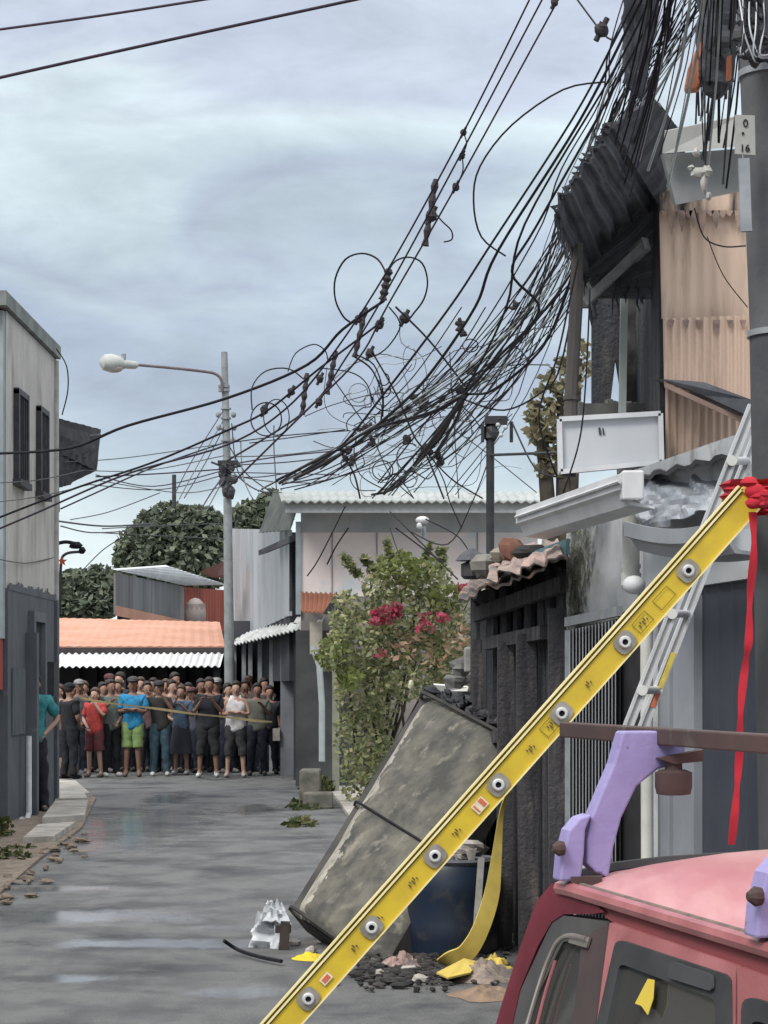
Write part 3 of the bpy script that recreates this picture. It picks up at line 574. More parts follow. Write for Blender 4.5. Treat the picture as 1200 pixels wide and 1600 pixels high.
part('gutter', gutter(FP(975, 815, .40), FP(1125, 815, .30), .14, .2, .03), M('gutter_grey', (.36, .38, .40), (.28, .3, .32), 3, rough=.45, metal=.3), t, label='lower sagging grey gutter')
crump = M('crumpled_zinc', (.42, .44, .47), (.28, .3, .33), 4, rough=.4, metal=.5)
mb = MB(); mb.sheet(FP(998, 835, .2), FP(1120, 790, .2), FP(1150, 735, -.1), FP(1000, 745, .05), 30, 16, lambda u, v: .05*pnoise(V((u*7, v*5, 2))), .006); part('flashing', mb, crump, t)
mb = MB(); mb.sheet(FP(965, 752, .1), FP(1150, 706, .1), FP(1155, 712, -1.5), FP(962, 720, -1.5), 20, 3, corr(6, .012), .02); part('roof', mb, M('dark_roof', (.035, .037, .04), (.06, .06, .065), 3), t)
mb = MB(); mb.ball(FP(991, 914, .2), (.055, .055, .045)); mb.tube([FP(993, 920, .2), FP(1003, 930, .1)], .015); solo('wall_lamp', mb, whitep, 'round white lamp fixed beside the downpipe of the mossy house', 'lamp', smooth=True)
# teal remnant of awning under gutter
mb = MB(); mb.prism([FP(815, 868, .1), FP(885, 842, .1), FP(884, 866, .1), FP(862, 880, .1), FP(840, 874, .1)], (.02, 0, 0)); solo('teal_cloth', mb, M('teal', (.10, .2, .22), (.07, .13, .15)), 'torn teal cloth scrap hanging below the white gutter', 'cloth')

# upper burnt storey
t = thing('burnt_upper_floor', 'gutted upper floor with salmon corrugated wall and charred sheets above the house', 'burnt storey', P(1000, 735, 12.4))
salmon = M('salmon_sheet', (.68, .51, .40), (.54, .40, .315), 4, rough=.8, stretch=(1, 1, .12), c3=(.30, .21, .16), scale3=3.5, lo3=.54, hi3=.74, stretch3=(2.5, 1, .3))
soots = M('salmon_soot', (.56, .42, .33), (.03, .028, .028), 5, rough=.8, lo=.45, hi=.6, stretch=(1.3, 1, .25))
def gs(p1, p2, p3, p4, dd, wv=12, amp=.008):
    mb = MB(); mb.sheet(P(*p1, dd), P(*p2, dd), P(*p3, dd), P(*p4, dd), wv*8, 1, corr(wv, amp), .01); return mb
part('wall_sheet', gs((1034, 498), (1178, 500), (1178, 325), (1030, 322), 12.0, 7, .003), salmon, t)
part('wall_sheet', gs((1030, 330), (1178, 334), (1178, 262), (1030, 255), 11.96, 7, .003), soots, t, label='soot stained top of the salmon wall')
part('wall_sheet', gs((1038, 602), (1182, 640), (1182, 492), (1036, 498), 11.9), salmon, t)
part('wall_sheet', gs((1040, 722), (1182, 712), (1182, 620), (1040, 600), 12.05), salmon, t)
mb = MB(); rr = random.Random(4)
for k in range(6):
    x = 1050+k*22+rr.uniform(-4, 4); h = rr.uniform(10, 26); mb.prism([P(x-5, 500, 11.885), P(x+6, 500, 11.885), P(x+3, 500+h, 11.885), P(x-1, 500+h*.8, 11.885)], (0, -.002, 0))
for k in range(13):
    x = 1040+k*11+rr.uniform(-4, 4); h = rr.uniform(6, 42); mb.prism([P(x-6, 329, 11.945), P(x+7, 329, 11.945), P(x+4, 329+h*.7, 11.945), P(x+1, 329+h, 11.945), P(x-3, 329+h*.6, 11.945)], (0, -.002, 0))
part('soot_stain', mb, M('sootstain', (.16, .12, .10), (.34, .24, .20), 12), t)
mb = MB(); mb.prism([P(1034, 592, 11.85), P(1100, 597, 11.75), P(1176, 625, 11.6), P(1170, 650, 11.6), P(1100, 618, 11.75)], (0, .3, .03)); part('ledge_sheet', mb, charsheet, t)
mb = MB(); mb.bar(P(1040, 602, 11.8), P(1162, 658, 11.7), .03, .025); part('batten', mb, M('batten', (.3, .2, .16), (.2, .14, .12)), t)
mb = MB(); mb.prism([P(1028, 300, 12.1), P(1040, 300, 12.1), P(1042, 722, 12.1), P(1032, 722, 12.1)], (0, 2, 0)); part('corner_post', mb, char, t)
mb = MB(); mb.prism([P(1030, 250, 12.2), P(1200, 250, 12.2), P(1200, 720, 12.2), P(1030, 720, 12.2)], (.2, 2.5, 0)); part('structure', mb, M('soot', (.01, .01, .012)), t)
# charred sheets (roof) hanging
def fan(u, v): return .012*math.sin(u*60)+.02*math.sin(u*17)+.05*pnoise(V((u*4, v*2, 5)))
mb = MB(); mb.sheet(P(866, 328, 11.4), P(915, 442, 12.6), P(1042, 305, 12.4), P(962, 192, 11.0), 20, 110, lambda u, v: .017*math.sin(v*34)+.007*math.sin(v*81+u*2)+.04*pnoise(V((u*4, v*5, 5))), .015)
mb.sheet(P(905, 400, 12.4), P(935, 470, 12.6), P(1040, 470, 12.4), P(1035, 240, 12.2), 50, 10, fan, .015)
mb.sheet(P(955, 200, 11.1), P(1035, 330, 12.2), P(1080, 225, 11.8), P(1020, 150, 11.0), 40, 6, fan, .015)
part('charred_sheet', mb, charsheet, t)
rr = random.Random(41); mb = MB()
for k in range(46):
    u = rr.random(); a = (866+(915-866)*u, 328+(442-328)*u, 11.4+1.2*u) if k % 2 else (905+135*u, 450+rr.uniform(-30, 30), 12.45)
    L_ = rr.uniform(8, 46); p = P(*a); q = P(a[0]+rr.uniform(-8, 8), a[1]+L_, a[2]); mb.tube([p, p.lerp(q, .5)+V((rr.uniform(-.01, .01), 0, 0)), q], [rr.uniform(.004, .014), rr.uniform(.003, .01), .002], 5)
for k in range(16):
    u = k/16; a = P(866+96*u, 328-136*u, 11.4-.4*u); mb.prism([a, a+V((.03, 0, .03)), a+V((-.01+rr.uniform(-.03, .01), 0, rr.uniform(.0, .05)))], (0, .01, 0))
part('charred_fringe', mb, char, t)
mb = MB(); mb.prism([P(925, 470, 12.9), P(975, 430, 12.9), P(975, 640, 12.9), P(962, 560, 12.9), P(952, 645, 12.9), P(925, 645, 12.9)], (0, .05, 0)); part('charred_panel', mb, char, t)
mb = MB(); mb.prism([P(980, 400, 13.2), P(1038, 380, 13.2), P(1038, 655, 13.2), P(978, 655, 13.2)], (0, .05, 0)); mb.prism([P(905, 380, 14.6), P(1038, 330, 14.6), P(1038, 480, 14.6), P(905, 480, 14.6)], (0, .05, 0)); part('charred_panel', mb, M('char_green', (.03, .034, .03), (.075, .08, .075), 9, rough=.9, c3=(.15, .15, .14), scale3=12, lo3=.6, hi3=.75), t)
part('post', MB().bar(P(976, 420, 12.7), P(972, 660, 12.7), .03, .04, (1, 0, 0)), M('pale_green_post', (.45, .50, .48), (.35, .4, .38)), t, label='pale upright post')
mb = MB(); mb.bar(P(915, 472, 12.3), P(1008, 383, 12.1), .02, .05); mb.bar(P(990, 400, 12.2), P(1010, 380, 12.1), .04, .07); part('rafter', mb, M('ash_wood', (.12, .12, .12), (.2, .2, .2), 8), t)
mb = MB(); mb.tube([P(902, 380, 12.0), P(900, 480, 12.0), P(893, 600, 12), P(888, 745, 12)], [.03, .035, .035, .038], 8); mb.lathe(P(893, 625, 12), [(.045, 0), (.045, .02)], 10); part('corner_post', mb, M('burnt_brown', (.09, .08, .075), (.05, .045, .043), 7, stretch=(1, 1, .2)), t)
mb = MB(); mb.box(P(905, 672, 12.8), P(1040, 640, 13.1)); part('sill', mb, M('ash_grey2', (.14, .14, .13), (.08, .08, .08), 8), t)
mb = MB()
rr = random.Random(8)
for k in range(40):
    x = rr.uniform(905, 1030); mb.ball(P(x, rr.uniform(636, 648), 12.9), (rr.uniform(.02, .06), .05, rr.uniform(.02, .05)), 6, 4, .3, k)
part('ash', mb, M('ash_grey2', (.1, .1, .1)), t)
# sign box
t = thing('sign_box', 'blank white metal sign box below the burnt upper floor', 'sign', P(953, 735, 12.2))
mb = MB(); a = P(874, 735, 11.9); mb.prism([P(874, 655, 11.9), P(1032, 646, 11.9), P(1034, 722, 11.9), P(876, 737, 11.9)], (0, .2, 0)); part('panel', mb, M('sign_white', (.56, .58, .61), (.5, .52, .55), 2, rough=.6), t)
mb = MB(); c = [P(874, 655, 11.88), P(1032, 646, 11.88), P(1034, 722, 11.88), P(876, 737, 11.88)]
for i in range(4): mb.bar(c[i], c[(i+1) % 4], .025, .018, (0, -1, 0))
part('frame', mb, M('sign_frame', (.66, .67, .69), (.55, .56, .58), 4), t)
mb = MB(); mb.prism([P(935, 668, 11.895), P(938, 668, 11.895), P(940, 680, 11.895), P(936, 679, 11.895)], (0, -.002, 0)); mb.prism([P(941, 669, 11.895), P(943, 669, 11.895), P(945, 679, 11.895), P(942, 679, 11.895)], (0, -.002, 0)); part('scratch', mb, darkmetal, t)

# ---------------------------------------------------------------- street lamp pole (left-centre)
D = 43.; px_ = P(355, 0, D).x
t = thing('street_lamp', 'tall grey pole with a long arm and cobra-head lamp above the crowd', 'street lamp', (px_, D, 0))
part('pole', MB().tube([(px_+.06, D, 0), (px_+.03, D, 3), (px_-.0, D, 5.6), (px_-.055, D, P(0, 550, D).z)], [.105, .09, .075, .06], 12), poleM, t, smooth=True)
part('arm', MB().tube([tuple(p) for p in spline([P(347, 612, D-.1), P(346, 594, D-.15), P(336, 584, D-.2), P(315, 580, D-.3), P(270, 575, D-.6), P(214, 570, D-1)], 4)], .028, 8), M('arm_brown', (.16, .12, .13), (.2, .17, .18)), t, smooth=True)
lh = part('lamp_head', MB().lathe(P(216, 571, D-1), [(.03, 0), (.07, .05), (.08, .25), (.13, .32), (.17, .5), (.14, .64), (.03, .72)], 14, P(158, 566, D-1.2)-P(216, 571, D-1)), M('lamp_grey', (.48, .50, .48), (.4, .42, .4), 5, rough=.5), t, smooth=True)
part('lens', MB().ball(P(178, 575, D-1.15), (.17, .1, .09), 12, 8), M('lens', (.5, .47, .42), (.38, .3, .25), 5, rough=.2), lh, smooth=True)
part('photocell', MB().lathe(P(193, 560, D-1.1), [(.045, -.02), (.045, .08)], 8), galv, lh)
mb = MB()
for y in (600, 606): mb.lathe(P(350, y+6, D), [(.11, 0), (.11, .05)], 12)
for y in (640, 655, 672, 690): mb.lathe(P(353, y, D), [(.1, 0), (.1, .03)], 12)
part('band', mb, galv, t)
mb = MB(); rr = random.Random(3)
for k in range(9):
    mb.ball(P(355+rr.uniform(-14, 14), rr.uniform(728, 775), D-.15), (rr.uniform(.05, .1), .08, rr.uniform(.06, .14)), 7, 5, .25, k)
mb.box(P(340, 725, D-.2), P(372, 720, D-.1)); mb.tube([P(330, 722, D-.1), P(356, 732, D-.1), P(376, 728, D-.1)], .02)
part('junction_box', mb, darkmetal, t)
mb = MB()
for y, dx in ((648, -13), (648, 11), (668, -12), (668, 12), (688, 10)):
    mb = MB(); mb.ball(P(354+dx, y, D-.1), (.05, .05, .06), 8, 6); part('insulator', mb, M('insul', (.3, .31, .31), (.2, .22, .22)), t, smooth=True)

# ---------------------------------------------------------------- right utility pole
D = 7.75
t = thing('utility_pole', 'thick dark grey concrete utility pole at the right edge carrying the cable bundle', 'utility pole', (1.36, D, 0))
part('pole', MB().tube([(1.42, D, 0), (1.385, D, 1.6), (1.358, D, 2.86)], [.138, .132, .128], 24), M('pole_dark', (.055, .058, .065), (.08, .085, .09), 4, rough=.85, bump=.2), t, smooth=True, label='darker lower section')
part('pole', MB().tube([(1.358, D, 2.86), (1.318, D, 3.8), (1.25, D, 6.5)], [.126, .122, .11], 24), M('pole_mid', (.085, .088, .094), (.12, .123, .13), 4, rough=.85, bump=.2), t, smooth=True)
part('band', MB().lathe((1.358, D, P(0, 527, D).z), [(.137, 0), (.137, .02)], 24), galv, t)
part('band', MB().lathe((1.32, D, P(0, 122, D).z), [(.13, 0), (.13, .022)], 24), galv, t)
mb = MB(); mb.bar(P(1162, 248, 7.55), P(1166, 362, 7.55), .02, .035, (1, 0, 0)); part('conduit', mb, galv, t)
mb = MB(); rr = random.Random(12)
for k in range(26):
    mb.ball(P(rr.uniform(1158, 1200), rr.uniform(-10, 95), 7.5), (rr.uniform(.008, .03), .02, rr.uniform(.01, .035)), 7, 5, .3, k)
mb.box(P(1165, 60, 7.5), P(1215, -20, 7.58)); part('hardware', mb, darkmetal, t)
for k in range(9):
    x = 1152+k*5; mb = MB(); mb.tube([tuple(q) for q in spline([P(x, -20, 7.52), P(x+rr.uniform(-6, 12), 40, 7.46), P(x+rr.uniform(-10, 14), 85, 7.45), P(x+20, 70+rr.uniform(0, 30), 7.46), P(x+34, 90, 7.5)], 5)], .0035, 5)
    part('jumper_wire', mb, [galv, black][k % 2], t, smooth=True)
# number plate
t = thing('pole_number_plate', 'pale grey plate with black numbers strapped to the utility pole', 'plate', P(1163, 242, 7.56))
mb = MB(); mb.prism([P(1148, 180, 7.56), P(1179, 181, 7.56), P(1180, 243, 7.56), P(1148, 241, 7.56)], (0, -.006, 0)); part('plate', mb, M('plate_grey', (.38, .38, .36), (.3, .3, .29), 8), t)
def text(s, p, size, mat, parent, name='digit'):
    cu = bpy.data.curves.new('t', 'FONT'); cu.body = s; cu.size = size; cu.extrude = .001; cu.align_x = 'CENTER'; cu.align_y = 'CENTER'; cu.offset = .0002
    o = bpy.data.objects.new('t', cu); COL.objects.link(o); dg = bpy.context.evaluated_depsgraph_get(); me = bpy.data.meshes.new_from_object(o.evaluated_get(dg)); bpy.data.objects.remove(o)
    me.materials.clear(); me.materials.append(mat); q = bpy.data.objects.new(name, me); COL.objects.link(q); q.parent = parent; q.location = V(p)-WB[parent]; q.rotation_euler = (math.pi/2, 0, 0); return q
text('0', P(1165, 193, 7.551), .036, black, t); text('\u2022', P(1161, 209, 7.551), .034, black, t, 'dot'); text('16', P(1164, 232, 7.551), .034, black, t)
# grey metal sheets behind it
greys = M('grey_cabinet', (.22, .225, .225), (.17, .175, .175), 4, rough=.6, metal=.2, c3=(.08, .08, .08), scale3=6, lo3=.6, hi3=.8)
mb = MB(); mb.prism([P(1040, 205, 10.5), P(1160, 180, 10.5), P(1160, 228, 10.45), P(1036, 240, 10.5)], (0, .03, .01)); solo('metal_sheet', mb, M('pale_grey_sheet', (.3, .3, .29), (.24, .24, .23), 5, rough=.6), 'pale grey metal sheet under the cable knot left of the number plate', 'metal sheet')
mb = MB(); mb.prism([P(1036, 241, 10.6), P(1160, 232, 10.6), P(1162, 298, 10.6), P(1056, 320, 10.6)], (0, .1, .02)); solo('metal_sheet', mb, greys, 'bent dark grey metal sheet hanging over the top of the salmon wall', 'metal sheet')
# charred hanging sheets among the cables
mb = MB(); mb.sheet(P(976, 130, 11), P(1010, 160, 11.2), P(1040, -40, 11), P(980, -40, 10.8), 16, 20, lambda u, v: .03*pnoise(V((u*4, v*6, 3)))+.01*math.sin(u*30), .015)
solo('charred_sheet', mb, charsheet, 'tall narrow blackened sheet hanging at the top among the cables', 'burnt sheet')
mb = MB(); mb.sheet(P(1092, 130, 8.3), P(1140, 128, 8.1), P(1150, -50, 8), P(1088, -50, 8.3), 12, 20, lambda u, v: .05*math.sin(u*3.1)+.02*pnoise(V((u*4, v*6, 3))), .02); mb.ball(P(1117, 120, 8.2), (.055, .05, .08), 10, 8, .1, 3)
solo('cable_sack', mb, charsheet, 'dark sagging sack of burnt cable beside the utility pole', 'cable bundle')
om = M('orange_plastic', (.55, .19, .09), (.42, .15, .08), 6, rough=.6)
mb = MB(); mb.prism([P(1104, 60, 8.2), P(1106, 100, 8.2), P(1090, 140, 8.2), P(1068, 142, 8.2), P(1074, 108, 8.2), P(1092, 64, 8.2)], (.01, .05, 0)); solo('orange_cover', mb, om, 'orange plastic cover caught in the cables left of the pole', 'cover', bev=.008)
mb = MB(); mb.prism([P(1137, 88, 8.0), P(1143, 86, 8.0), P(1143, 122, 8.0), P(1136, 124, 8.0)], (0, .03, 0)); solo('orange_cover', mb, om, 'narrow strip of orange plastic right beside the pole', 'cover')
mb = MB()
tsp = thing('splice_cluster', 'cluster of dirty white splice connectors hanging over the grey metal sheet', 'connectors', P(1092, 307, 8.0))
for (x, y, a_, b_) in ((1092, 270, .03, .018), (1104, 268, .022, .02), (1088, 238, .014, .016), (1100, 285, .012, .03), (1107, 307, .010, .014), (1080, 262, .012, .01)): part('connector', MB().ball(P(x, y, 8.0), (a_, .015, b_), 8, 6, .2, x), M('dirty_insulator', (.5, .5, .47), (.35, .35, .33), 10), tsp, smooth=True)

# ---------------------------------------------------------------- cables
def ccurve(pts, wpx, d0, d1, per=6, nn=6, mb=None, rmax=.03):
    sp = spline(pts, per); Ls = [0]
    for i in range(1, len(sp)): Ls.append(Ls[-1]+math.hypot(sp[i][0]-sp[i-1][0], sp[i][1]-sp[i-1][1]))
    tot = Ls[-1] or 1; P3 = []; rd = []
    for (x, y), l in zip(sp, Ls):
        u = l/tot; dd = 1/((1-u)/d0+u/d1); P3.append(P(x, y, dd)); rd.append(min(rmax, max(.002, wpx/2/F*dd)))
    mb = mb or MB(); return mb.tube(P3, rd, nn)
purple = M('cable_purple', (.05, .035, .06), (.035, .025, .04), 10, rough=.8, spec=.2)
greyc = M('cable_grey', (.12, .125, .13), (.08, .085, .09), 10, rough=.8, spec=.2)
palec = M('cable_pale', (.42, .46, .46), (.3, .34, .36), 10, rough=.5)
def cable(pts, w_, d0, d1, label, group=None, mat=None, per=6):
    o = solo('overhead_cable', ccurve(pts, w_, d0, d1, per), mat or black, label, 'cable', group, smooth=2); return o
cable([(-30, 50), (160, 24), (340, -4)], 4.2, 20, 16, 'topmost dark cable crossing the upper left corner of the sky', mat=purple)
cable([(-30, 128), (130, 92), (330, 48), (580, -6)], 5, 20, 16, 'lower of two dark cables crossing the upper left sky', mat=purple)
G3 = 'three parallel power lines'
cable([(832, -10), (724, 207), (604, 425), (515, 560), (445, 640), (355, 695), (200, 740), (60, 800), (-10, 830)], 3.2, 9, 26, 'leftmost of the three parallel power lines falling from the top', G3, purple)
cable([(852, -10), (715, 250), (604, 455), (540, 560), (480, 640), (355, 720)], 3.2, 9, 42, 'middle one of the three parallel power lines falling from the top', G3, purple)
cable([(872, 0), (712, 292), (607, 475), (560, 560), (470, 650), (356, 762)], 3.2, 9, 42, 'rightmost of the three parallel power lines falling from the top', G3, purple)
cable([(600, 470), (535, 515), (480, 570), (355, 622), (200, 665), (110, 700), (-10, 709)], 4.5, 20, 25.5, 'thick cable running from the spacer past the lamp pole to the left building')
cable([(600, 500), (500, 575), (420, 640), (356, 672), (240, 722), (120, 762), (-10, 812)], 3.4, 20, 25, 'second thick cable passing below the lamp pole band to the left building')
cable([(355, 690), (240, 730), (150, 770), (95, 795)], 2.5, 43, 32, 'thin line from the lamp pole meeting the thick cable at the left building')
# loops
def circ(cx, cy, rx, ry, a0=0, a1=360, n=16): return [(cx+rx*math.cos(math.radians(a0+(a1-a0)*i/n)), cy+ry*math.sin(math.radians(a0+(a1-a0)*i/n))) for i in range(n+1)]
LP = [([(604, 428), (590, 405), (566, 396), (540, 405), (524, 435), (524, 468), (536, 494), (548, 504)], 3, 'large round cable loop left of the upper spacer clamp'),
      ([(604, 428), (618, 408), (640, 402), (660, 412), (668, 440), (662, 468), (646, 490), (640, 498)], 2.8, 'large round cable loop right of the upper spacer clamp'),
      ([(608, 480), (622, 498), (624, 515), (606, 542), (586, 556), (578, 552)], 2.4, 'curved cable loop hanging below the spacer clamps'),
      ([(556, 554), (584, 570), (598, 610), (598, 650)], 2.4, 'cable drooping from the long spacer to the tangle'),
      ([(394, 640), (394, 605), (415, 580), (450, 576), (474, 592)], 2.2, 'wide cable arc right of the lamp pole'),
      ([(450, 580), (462, 552), (490, 538), (508, 548), (512, 562)], 2.0, 'thin cable arc above the hanging insulator rods'),
      (circ(416, 655, 24, 26), 2.2, 'small round cable coil beside the lamp pole'), (circ(432, 652, 20, 28), 1.8, 'narrow round coil overlapping the coil beside the lamp pole'),
      ([(88, 545), (104, 572), (106, 610), (97, 648)], 2, 'thin grey wire arcing off the left building roof'),
      ([(955, 62), (940, 50), (898, -6)], 3, 'short cable reaching the round insulator at the top'),
      ([(945, 128), (880, 140), (800, 195), (750, 260), (740, 315), (752, 370), (790, 400)], 3, 'long single cable loop bowing out left of the main bundle'),
      ([(676, 328), (690, 345), (705, 360), (706, 374), (694, 378)], 2.4, 'short hooked cable end below the spacer clamp'),
      (circ(735, 540, 12, 10), 2, 'tiny cable ring in the middle of the tangle'), (circ(598, 735, 16, 15), 2, 'small cable ring above the pink building roof'), (circ(640, 715, 20, 22, 20, 300), 2, 'open cable ring at the lower tangle')]
for pts, w_, lab in LP: cable(pts, w_, 20, 21, lab, 'loose cable loops', per=4)
# hardware: spacers and clamps
def rodpx(a, b, wpx, d, label, cat='insulator', group='clamps and spacer rods on the power lines', name='insulator_rod'):
    mb = MB(); A_ = P(*a, d); B_ = P(*b, d); n = 9; pts = []; rd = []
    for i in range(n+1): pts.append(A_.lerp(B_, i/n)); rd.append(wpx/2/F*d*(1.25 if i % 2 else .7))
    mb.tube(pts, rd, 8); solo(name, mb, M('insul_dark', (.025, .02, .024), (.04, .035, .04), 8), label, cat, group)
rodpx((681, 280), (664, 384), 10, 16, 'long dark spacer clamp hanging on the three power lines above the loops')
rodpx((480, 583), (472, 648), 8, 26, 'left dark insulator rod below the thin cable arc')
rodpx((525, 548), (511, 616), 8, 25, 'right dark insulator rod near the thin cable arc')
rodpx((572, 480), (554, 558), 8, 23, 'dark spacer rod between the large loops and the insulator rods')
rodpx((608, 420), (598, 468), 12, 21, 'chunky dark clamp where the two large loops meet')
CL = [((724, 207), 5, 'small'), ((722, 243), 5, 'small'), ((712, 292), 6, 'small'), ((674, 337), 9, 'big'), ((632, 497), 8, 'b'), ((578, 552), 7, 'b'), ((593, 507), 7, 'b'), ((560, 498), 6, 'b'), ((940, 46), 11, 'r'), ((866, 4), 6, 'c'), ((500, 592), 6, ''), ((498, 628), 6, ''), ((413, 640), 7, ''), ((455, 612), 6, '')]
LB = ['small clamp on the leftmost power line near the top', 'small clamp on the middle power line near the top', 'small clamp on the rightmost power line just above the long spacer', 'lumpy clamp body in the middle of the long spacer', 'round ball clamp right of the double loop', 'round ball clamp below the curved loop', 'dark clamp hanging under the chunky clamp', 'pale dusty clamp at the foot of the left loop', 'large round ball insulator near the top of the bundle', 'small clamp on the power lines at the top edge of the picture', 'upper clamp between the two insulator rods', 'lower clamp between the two insulator rods', 'clamp in the centre of the round coil by the lamp pole', 'small clamp left of the insulator rods']
for k, (((x, y), r_, _), lab) in enumerate(zip(CL, LB)):
    d_ = {0: 14, 1: 15, 2: 16, 3: 16, 8: 9, 9: 9}.get(k, 22); rr_ = r_/F*d_; mb = MB(); mb.ball(P(x, y, d_), (rr_, rr_, rr_*1.1), 9, 7, .16, k); mb.tube([P(x+r_*.8, y-r_*1.6, d_), P(x-r_*.8, y+r_*1.6, d_)], rr_*.45, 6)
    solo('cable_clamp', mb, M('insul_dark', (.025, .02, .024)), lab, 'clamp', 'clamps and spacer rods on the power lines')
for a, b in (((724, 207), (722, 243)), ((722, 243), (712, 292))):
    cable([a, ((a[0]+b[0])/2+6, (a[1]+b[1])/2), b], 2, 14.5, 15, 'short jumper wire between the small clamps on the power lines', 'jumper wires between clamps')
# major bundle lines
rr_c = random.Random(3)
def Z(*q): return [(320+x/2.143, 480+y/2.143) for x, y in q]
T0 = [(1003, -20), (962, 60), (895, 185), (765, 385)]; T1 = [(1012, -20), (985, 35), (905, 190), (778, 392)]; T2 = [(1020, -10), (960, 110), (820, 350)]; T3 = [(1030, 0), (975, 110), (840, 350), (800, 425)]
MJ = [(T0+Z((820, 0), (600, 290), (440, 480), (250, 590)), 4), (T1+Z((905, 0), (740, 240), (590, 385), (460, 490), (300, 575)), 5), (T2+Z((1010, 0), (870, 280), (740, 470), (640, 600), (560, 628)), 4), (T3+Z((1120, 10), (980, 170), (870, 290), (800, 420), (730, 500), (600, 625)), 4.5),
      ([(905, 395)]+Z((1170, 60), (1100, 170), (960, 280), (870, 295), (760, 350), (560, 410), (440, 480), (240, 580)), 4), ([(905, 420)]+Z((1190, 200), (1120, 290), (1000, 345), (870, 310)), 3), (Z((870, 300), (830, 360), (770, 440), (720, 500)), 8), (Z((868, 305), (845, 370), (800, 450), (770, 500)), 5.5),
      (Z((640, 0), (750, 110), (860, 250), (880, 290)), 3.2), (Z((560, 150), (640, 290), (700, 430), (740, 490), (800, 640)), 3), (Z((500, 165), (560, 210), (595, 300), (590, 380)), 3), (Z((1100, 0), (1000, 130), (870, 290), (720, 370), (500, 410)), 3.6)]
for i, (pts, w_) in enumerate(MJ):
    near = pts[0][1] < 100
    cable(pts, w_, 8 if near else 15, 34 if near else 26, 'thick black cable in the main bundle sweeping down from the utility pole', 'main bundle of thick black cables')
for pts, w_ in [(Z((860, 0), (700, 230), (520, 410), (440, 470), (250, 585)), 2), (Z((940, 0), (830, 170), (640, 370), (540, 470), (420, 560), (260, 592)), 2.2), (Z((1060, 0), (900, 240), (720, 400), (600, 500), (470, 560), (300, 612)), 2), (Z((430, 240), (520, 370), (560, 430), (620, 560), (700, 640)), 2),
                (Z((720, 460), (820, 570), (930, 640)), 2.4), (Z((760, 500), (800, 580), (820, 650), (860, 740)), 2), (Z((960, 400), (860, 470), (780, 530), (700, 620)), 2), (Z((940, 380), (840, 480), (720, 560), (620, 615)), 1.8), (Z((820, 150), (835, 400), (850, 640)), 1.5), (Z((460, 490), (500, 560), (520, 640)), 3), (Z((835, 410), (960, 500), (1110, 620)), 1.6),
                (Z((990, 150), (1040, 90), (1180, 60)), 2), (Z((905, 250), (1000, 200), (1100, 160)), 2), (Z((1030, 120), (1080, 180), (1040, 250), (940, 340)), 2), (Z((640, 740), (720, 800), (800, 857)), 2.4), (Z((740, 710), (850, 770), (900, 850)), 2), (Z((620, 740), (640, 800), (660, 850)), 1.6), (Z((480, 740), (440, 800), (410, 860)), 2.6),
                (Z((470, 410), (300, 435), (150, 455)), 1.8), (Z((450, 480), (250, 500), (95, 525)), 2.2), (Z((700, 640), (640, 560), (600, 600), (560, 640)), 1.8), (Z((860, 330), (900, 370), (930, 420), (925, 455)), 2), (Z((530, 400), (500, 470), (520, 560), (600, 610)), 1.8)]:
    cable(pts, w_, 25, 28, 'slim black cable weaving through the open tangle above the pink roof', 'slim cables weaving through the tangle', rr_c.choice([black, purple, black, greyc]))
rr = random.Random(31)
ENDS = [(725, 615), (725, 615), (665, 705), (672, 712), (575, 670), (540, 722), (470, 752), (600, 768), (700, 772), (520, 745), (640, 770), (430, 765)]
FAN = 'dense fan of thin cables from the utility pole'
for k in range(46):
    u = rr.random(); S = (990+150*u+rr.uniform(-10, 10), rr.uniform(-60, 10)); e = rr.choice(ENDS); E = (e[0]+rr.uniform(-30, 30), min(774, e[1]+rr.uniform(-14, 14)))
    Kx = 1000-60*(1-u)+rr.uniform(-25, 30); Ky = 165+rr.uniform(-25, 25)        # the knot under the charred sheet
    x2 = 870+u*40+rr.uniform(-40, 25); y2 = 400+rr.uniform(-60, 60); sag = rr.uniform(5, 62)
    m_ = ((x2+E[0])/2+sag*.55, (y2+E[1])/2+sag*.6)
    cable([S, ((S[0]+Kx)/2+rr.uniform(-12, 12), (S[1]+Ky)/2), (Kx, Ky), ((Kx+x2)/2-8+rr.uniform(-10, 10), (Ky+y2)/2), (x2, y2), m_, E], rr.choice([1.3, 1.6, 2, 2.2, 2.6]), 12.3+rr.uniform(-.3, .5), 28+rr.uniform(-3, 6),
          'thin cable in the dense fan dropping from the utility pole to the tangle', FAN, rr.choice([black, black, black, purple, greyc, palec, black]), per=5)
# vertical bunch close to the pole
for k in range(40):
    x = rr.uniform(985, 1150); y1 = rr.uniform(150, 310); sl_ = .55 if x < 1090 else .15
    cable([(x+60*sl_, -40), (x+20*sl_+rr.uniform(-8, 8), y1*.4), (x-50*sl_+rr.uniform(-10, 10), y1)], rr.choice([2, 2.6, 3.4, 4.5]), 7.7, 8.6,
          'loose cable end dangling in the bunch at the top beside the utility pole', 'loose cable ends beside the utility pole', rr.choice([black, black, greyc, purple, palec]), per=4)
